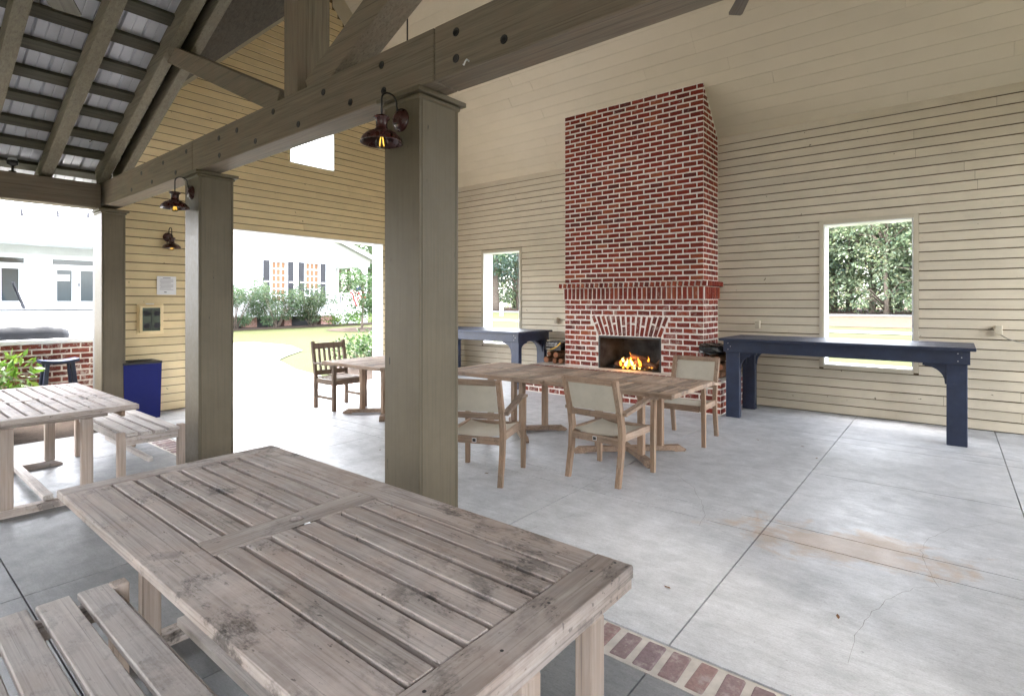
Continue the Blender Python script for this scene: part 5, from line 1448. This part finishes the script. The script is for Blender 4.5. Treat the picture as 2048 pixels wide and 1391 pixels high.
HX2 = -31.0; h2z = tz(-31,5)
h2 = thing('porch_house','white house with a columned porch and glass doors beyond the brick counter','house',(HX2,0,h2z))
Z = lambda z: z-h2z
doors = [(5.70,7.60),(3.0,4.95),(-.2,1.6)]
def zd(a,b): return (a,b,Z(1.40),Z(3.52))
clap_facade(h2,0,-8,9.4,Z(1.22),Z(4.1),.14,[zd(*d_) for d_ in doors])
mb = MB(); mb.box((-7,-8,Z(1.2)),(-.12,9.35,Z(4.4))); part(h2,'body',mb,m_hwhite)
for (a,b) in doors:
    c,d = Z(1.40),Z(3.52); fr = MB(); fr.box((-.1,a,c),(.05,a+.10,d)).box((-.1,b-.10,c),(.05,b,d)).box((-.1,a+.1,d-.08),(.05,b-.1,d)).box((-.1,a+.1,d-.42),(.05,b-.1,d-.30)).box((-.1,a-.1,d+.0),(.05,b+.1,d+.12)); w_ = part(h2,'door_frame',fr,m_hwhite)
    mb = MB(); mb.box((-.08,a+.1,d-.30),(-.06,b-.1,d-.08)); part(w_,'transom_pane',mb,m_pane)
    for s in (0,1):
        p = a+.1+(b-a-.2)*.5*s; q = p+(b-a-.2)*.5
        dm = MB(); dm.box((-.07,p,c),(0,p+.16,d-.42)).box((-.07,q-.16,c),(0,q,d-.42)).box((-.07,p+.16,c),(0,q-.16,c+.18)).box((-.07,p+.16,d-.54),(0,q-.16,d-.42)); do = part(h2,'door',dm,m_hwhite)
        mb = MB(); mb.box((-.06,p+.16,c+.18),(-.04,q-.16,d-.54)); part(do,'pane',mb,m_pane)
    mb = MB(); mb.bev((.0,(a+b)/2+.07,c+.86),(.05,(a+b)/2+.12,c+1.04),.01); part(w_,'handle',mb,m_shut)
mb = MB(); mb.box((-.02,5.95,Z(2.50)),(-.012,6.42,Z(2.78))); part(h2,'door_sign',mb,m_paper)
mb = MB(); mb.box((0,-8,Z(1.08)),(2.4,9.4,Z(1.24))).box((.2,-8,-.3),(2.3,9.4,Z(1.08))); part(h2,'porch_floor',mb,m_hwhite)
mb = MB()
for k in range(6): mb.box((2.3,-8,-.1+.16*k),(2.33-.0,9.4,.05+.16*k))
part(h2,'skirt_board',mb,m_hwhite)
mb = MB(); mb.box((2.401,-8,Z(1.20)),(2.43,9.4,Z(1.25))); part(h2,'porch_edge',mb,m_road)
for y in (3.55,-.2,-4,8.9):
    mb = MB(); mb.box((2.0,y-.12,Z(1.24)),(2.24,y+.12,Z(4.0))); part(h2,'column',mb,m_hwhite)
mb = MB(); mb.box((1.95,-8,Z(3.95)),(2.3,9.4,Z(4.22))).box((2.3,-8,Z(4.12)),(2.42,9.5,Z(4.32))); part(h2,'eave_board',mb,m_hwhite)
mb = MB(); mb.box((0,-8,Z(4.0)),(1.95,9.4,Z(4.05))); part(h2,'porch_ceiling',mb,m_hwhite)
mb = MB(); mb.add([(2.5,-8.3,Z(4.30)),(2.5,9.7,Z(4.30)),(-4.5,9.7,Z(8.3)),(-4.5,-8.3,Z(8.3)),(2.5,-8.3,Z(4.36)),(2.5,9.7,Z(4.36)),(-4.5,9.7,Z(8.4)),(-4.5,-8.3,Z(8.4))],[(3,2,1,0),(4,5,6,7),(0,1,5,4),(1,2,6,5),(2,3,7,6),(3,0,4,7)]); ro = part(h2,'roof',mb,m_metalroof)
for (y,x) in ((4.6,1.2),(5.8,1.0),(6.9,.8),(3.4,1.2)):
    zz = Z(4.36)+(2.5-x)*.571
    mb = MB(); mb.lathe([(.05,zz-.05),(.05,zz+.28),(.0,zz+.28)],10,Matrix.Translation((x,y,0))); part(ro,'vent_pipe',mb,m_shut)
# porch chair seen edge-on, railing at the steps
mb = MB()
for y in (2.2,2.5,2.8,3.1): mb.box((2.1,y,Z(1.25)),(2.16,y+.06,Z(2.1)))
mb.box((2.08,2.0,Z(2.1)),(2.18,3.5,Z(2.16))); part(h2,'railing',mb,m_shut)
fc = thing('folding_chair','dark folded chair leaning on the porch behind the white column','chair',(HX2+1.5,4.55,1.26))
mb = MB(); mb.beam((0,.05,0),(0,-.3,1.1),.05,.05,(1,0,0)).beam((.35,.05,0),(.35,-.3,1.1),.05,.05,(1,0,0)); part(fc,'frame',mb,m_shut)
mb = MB(); mb.add([(.02,-.02,.25),(.33,-.02,.25),(.33,-.27,1.05),(.02,-.27,1.05)],[(0,1,2,3)]); part(fc,'fabric',mb,m_darkgrey)
# bollard post beyond the left window
x,y = -29.6,35.1
bo = thing('bollard','white round topped bollard post on the grass beyond the left window','bollard',(x,y,tz(x,y)))
mb = MB(); mb.lathe([(.16,-.1),(.16,.72)],14,None,True); part(bo,'shaft',mb,m_white)
mb = MB(); mb.lathe([(.165,.78),(.165,1.0),(.13,1.1),(.06,1.15),(0,1.16)],14); part(bo,'cap',mb,m_white,True)
mb = MB(); mb.lathe([(.14,.72),(.14,.78)],14); part(bo,'ring',mb,m_shut)
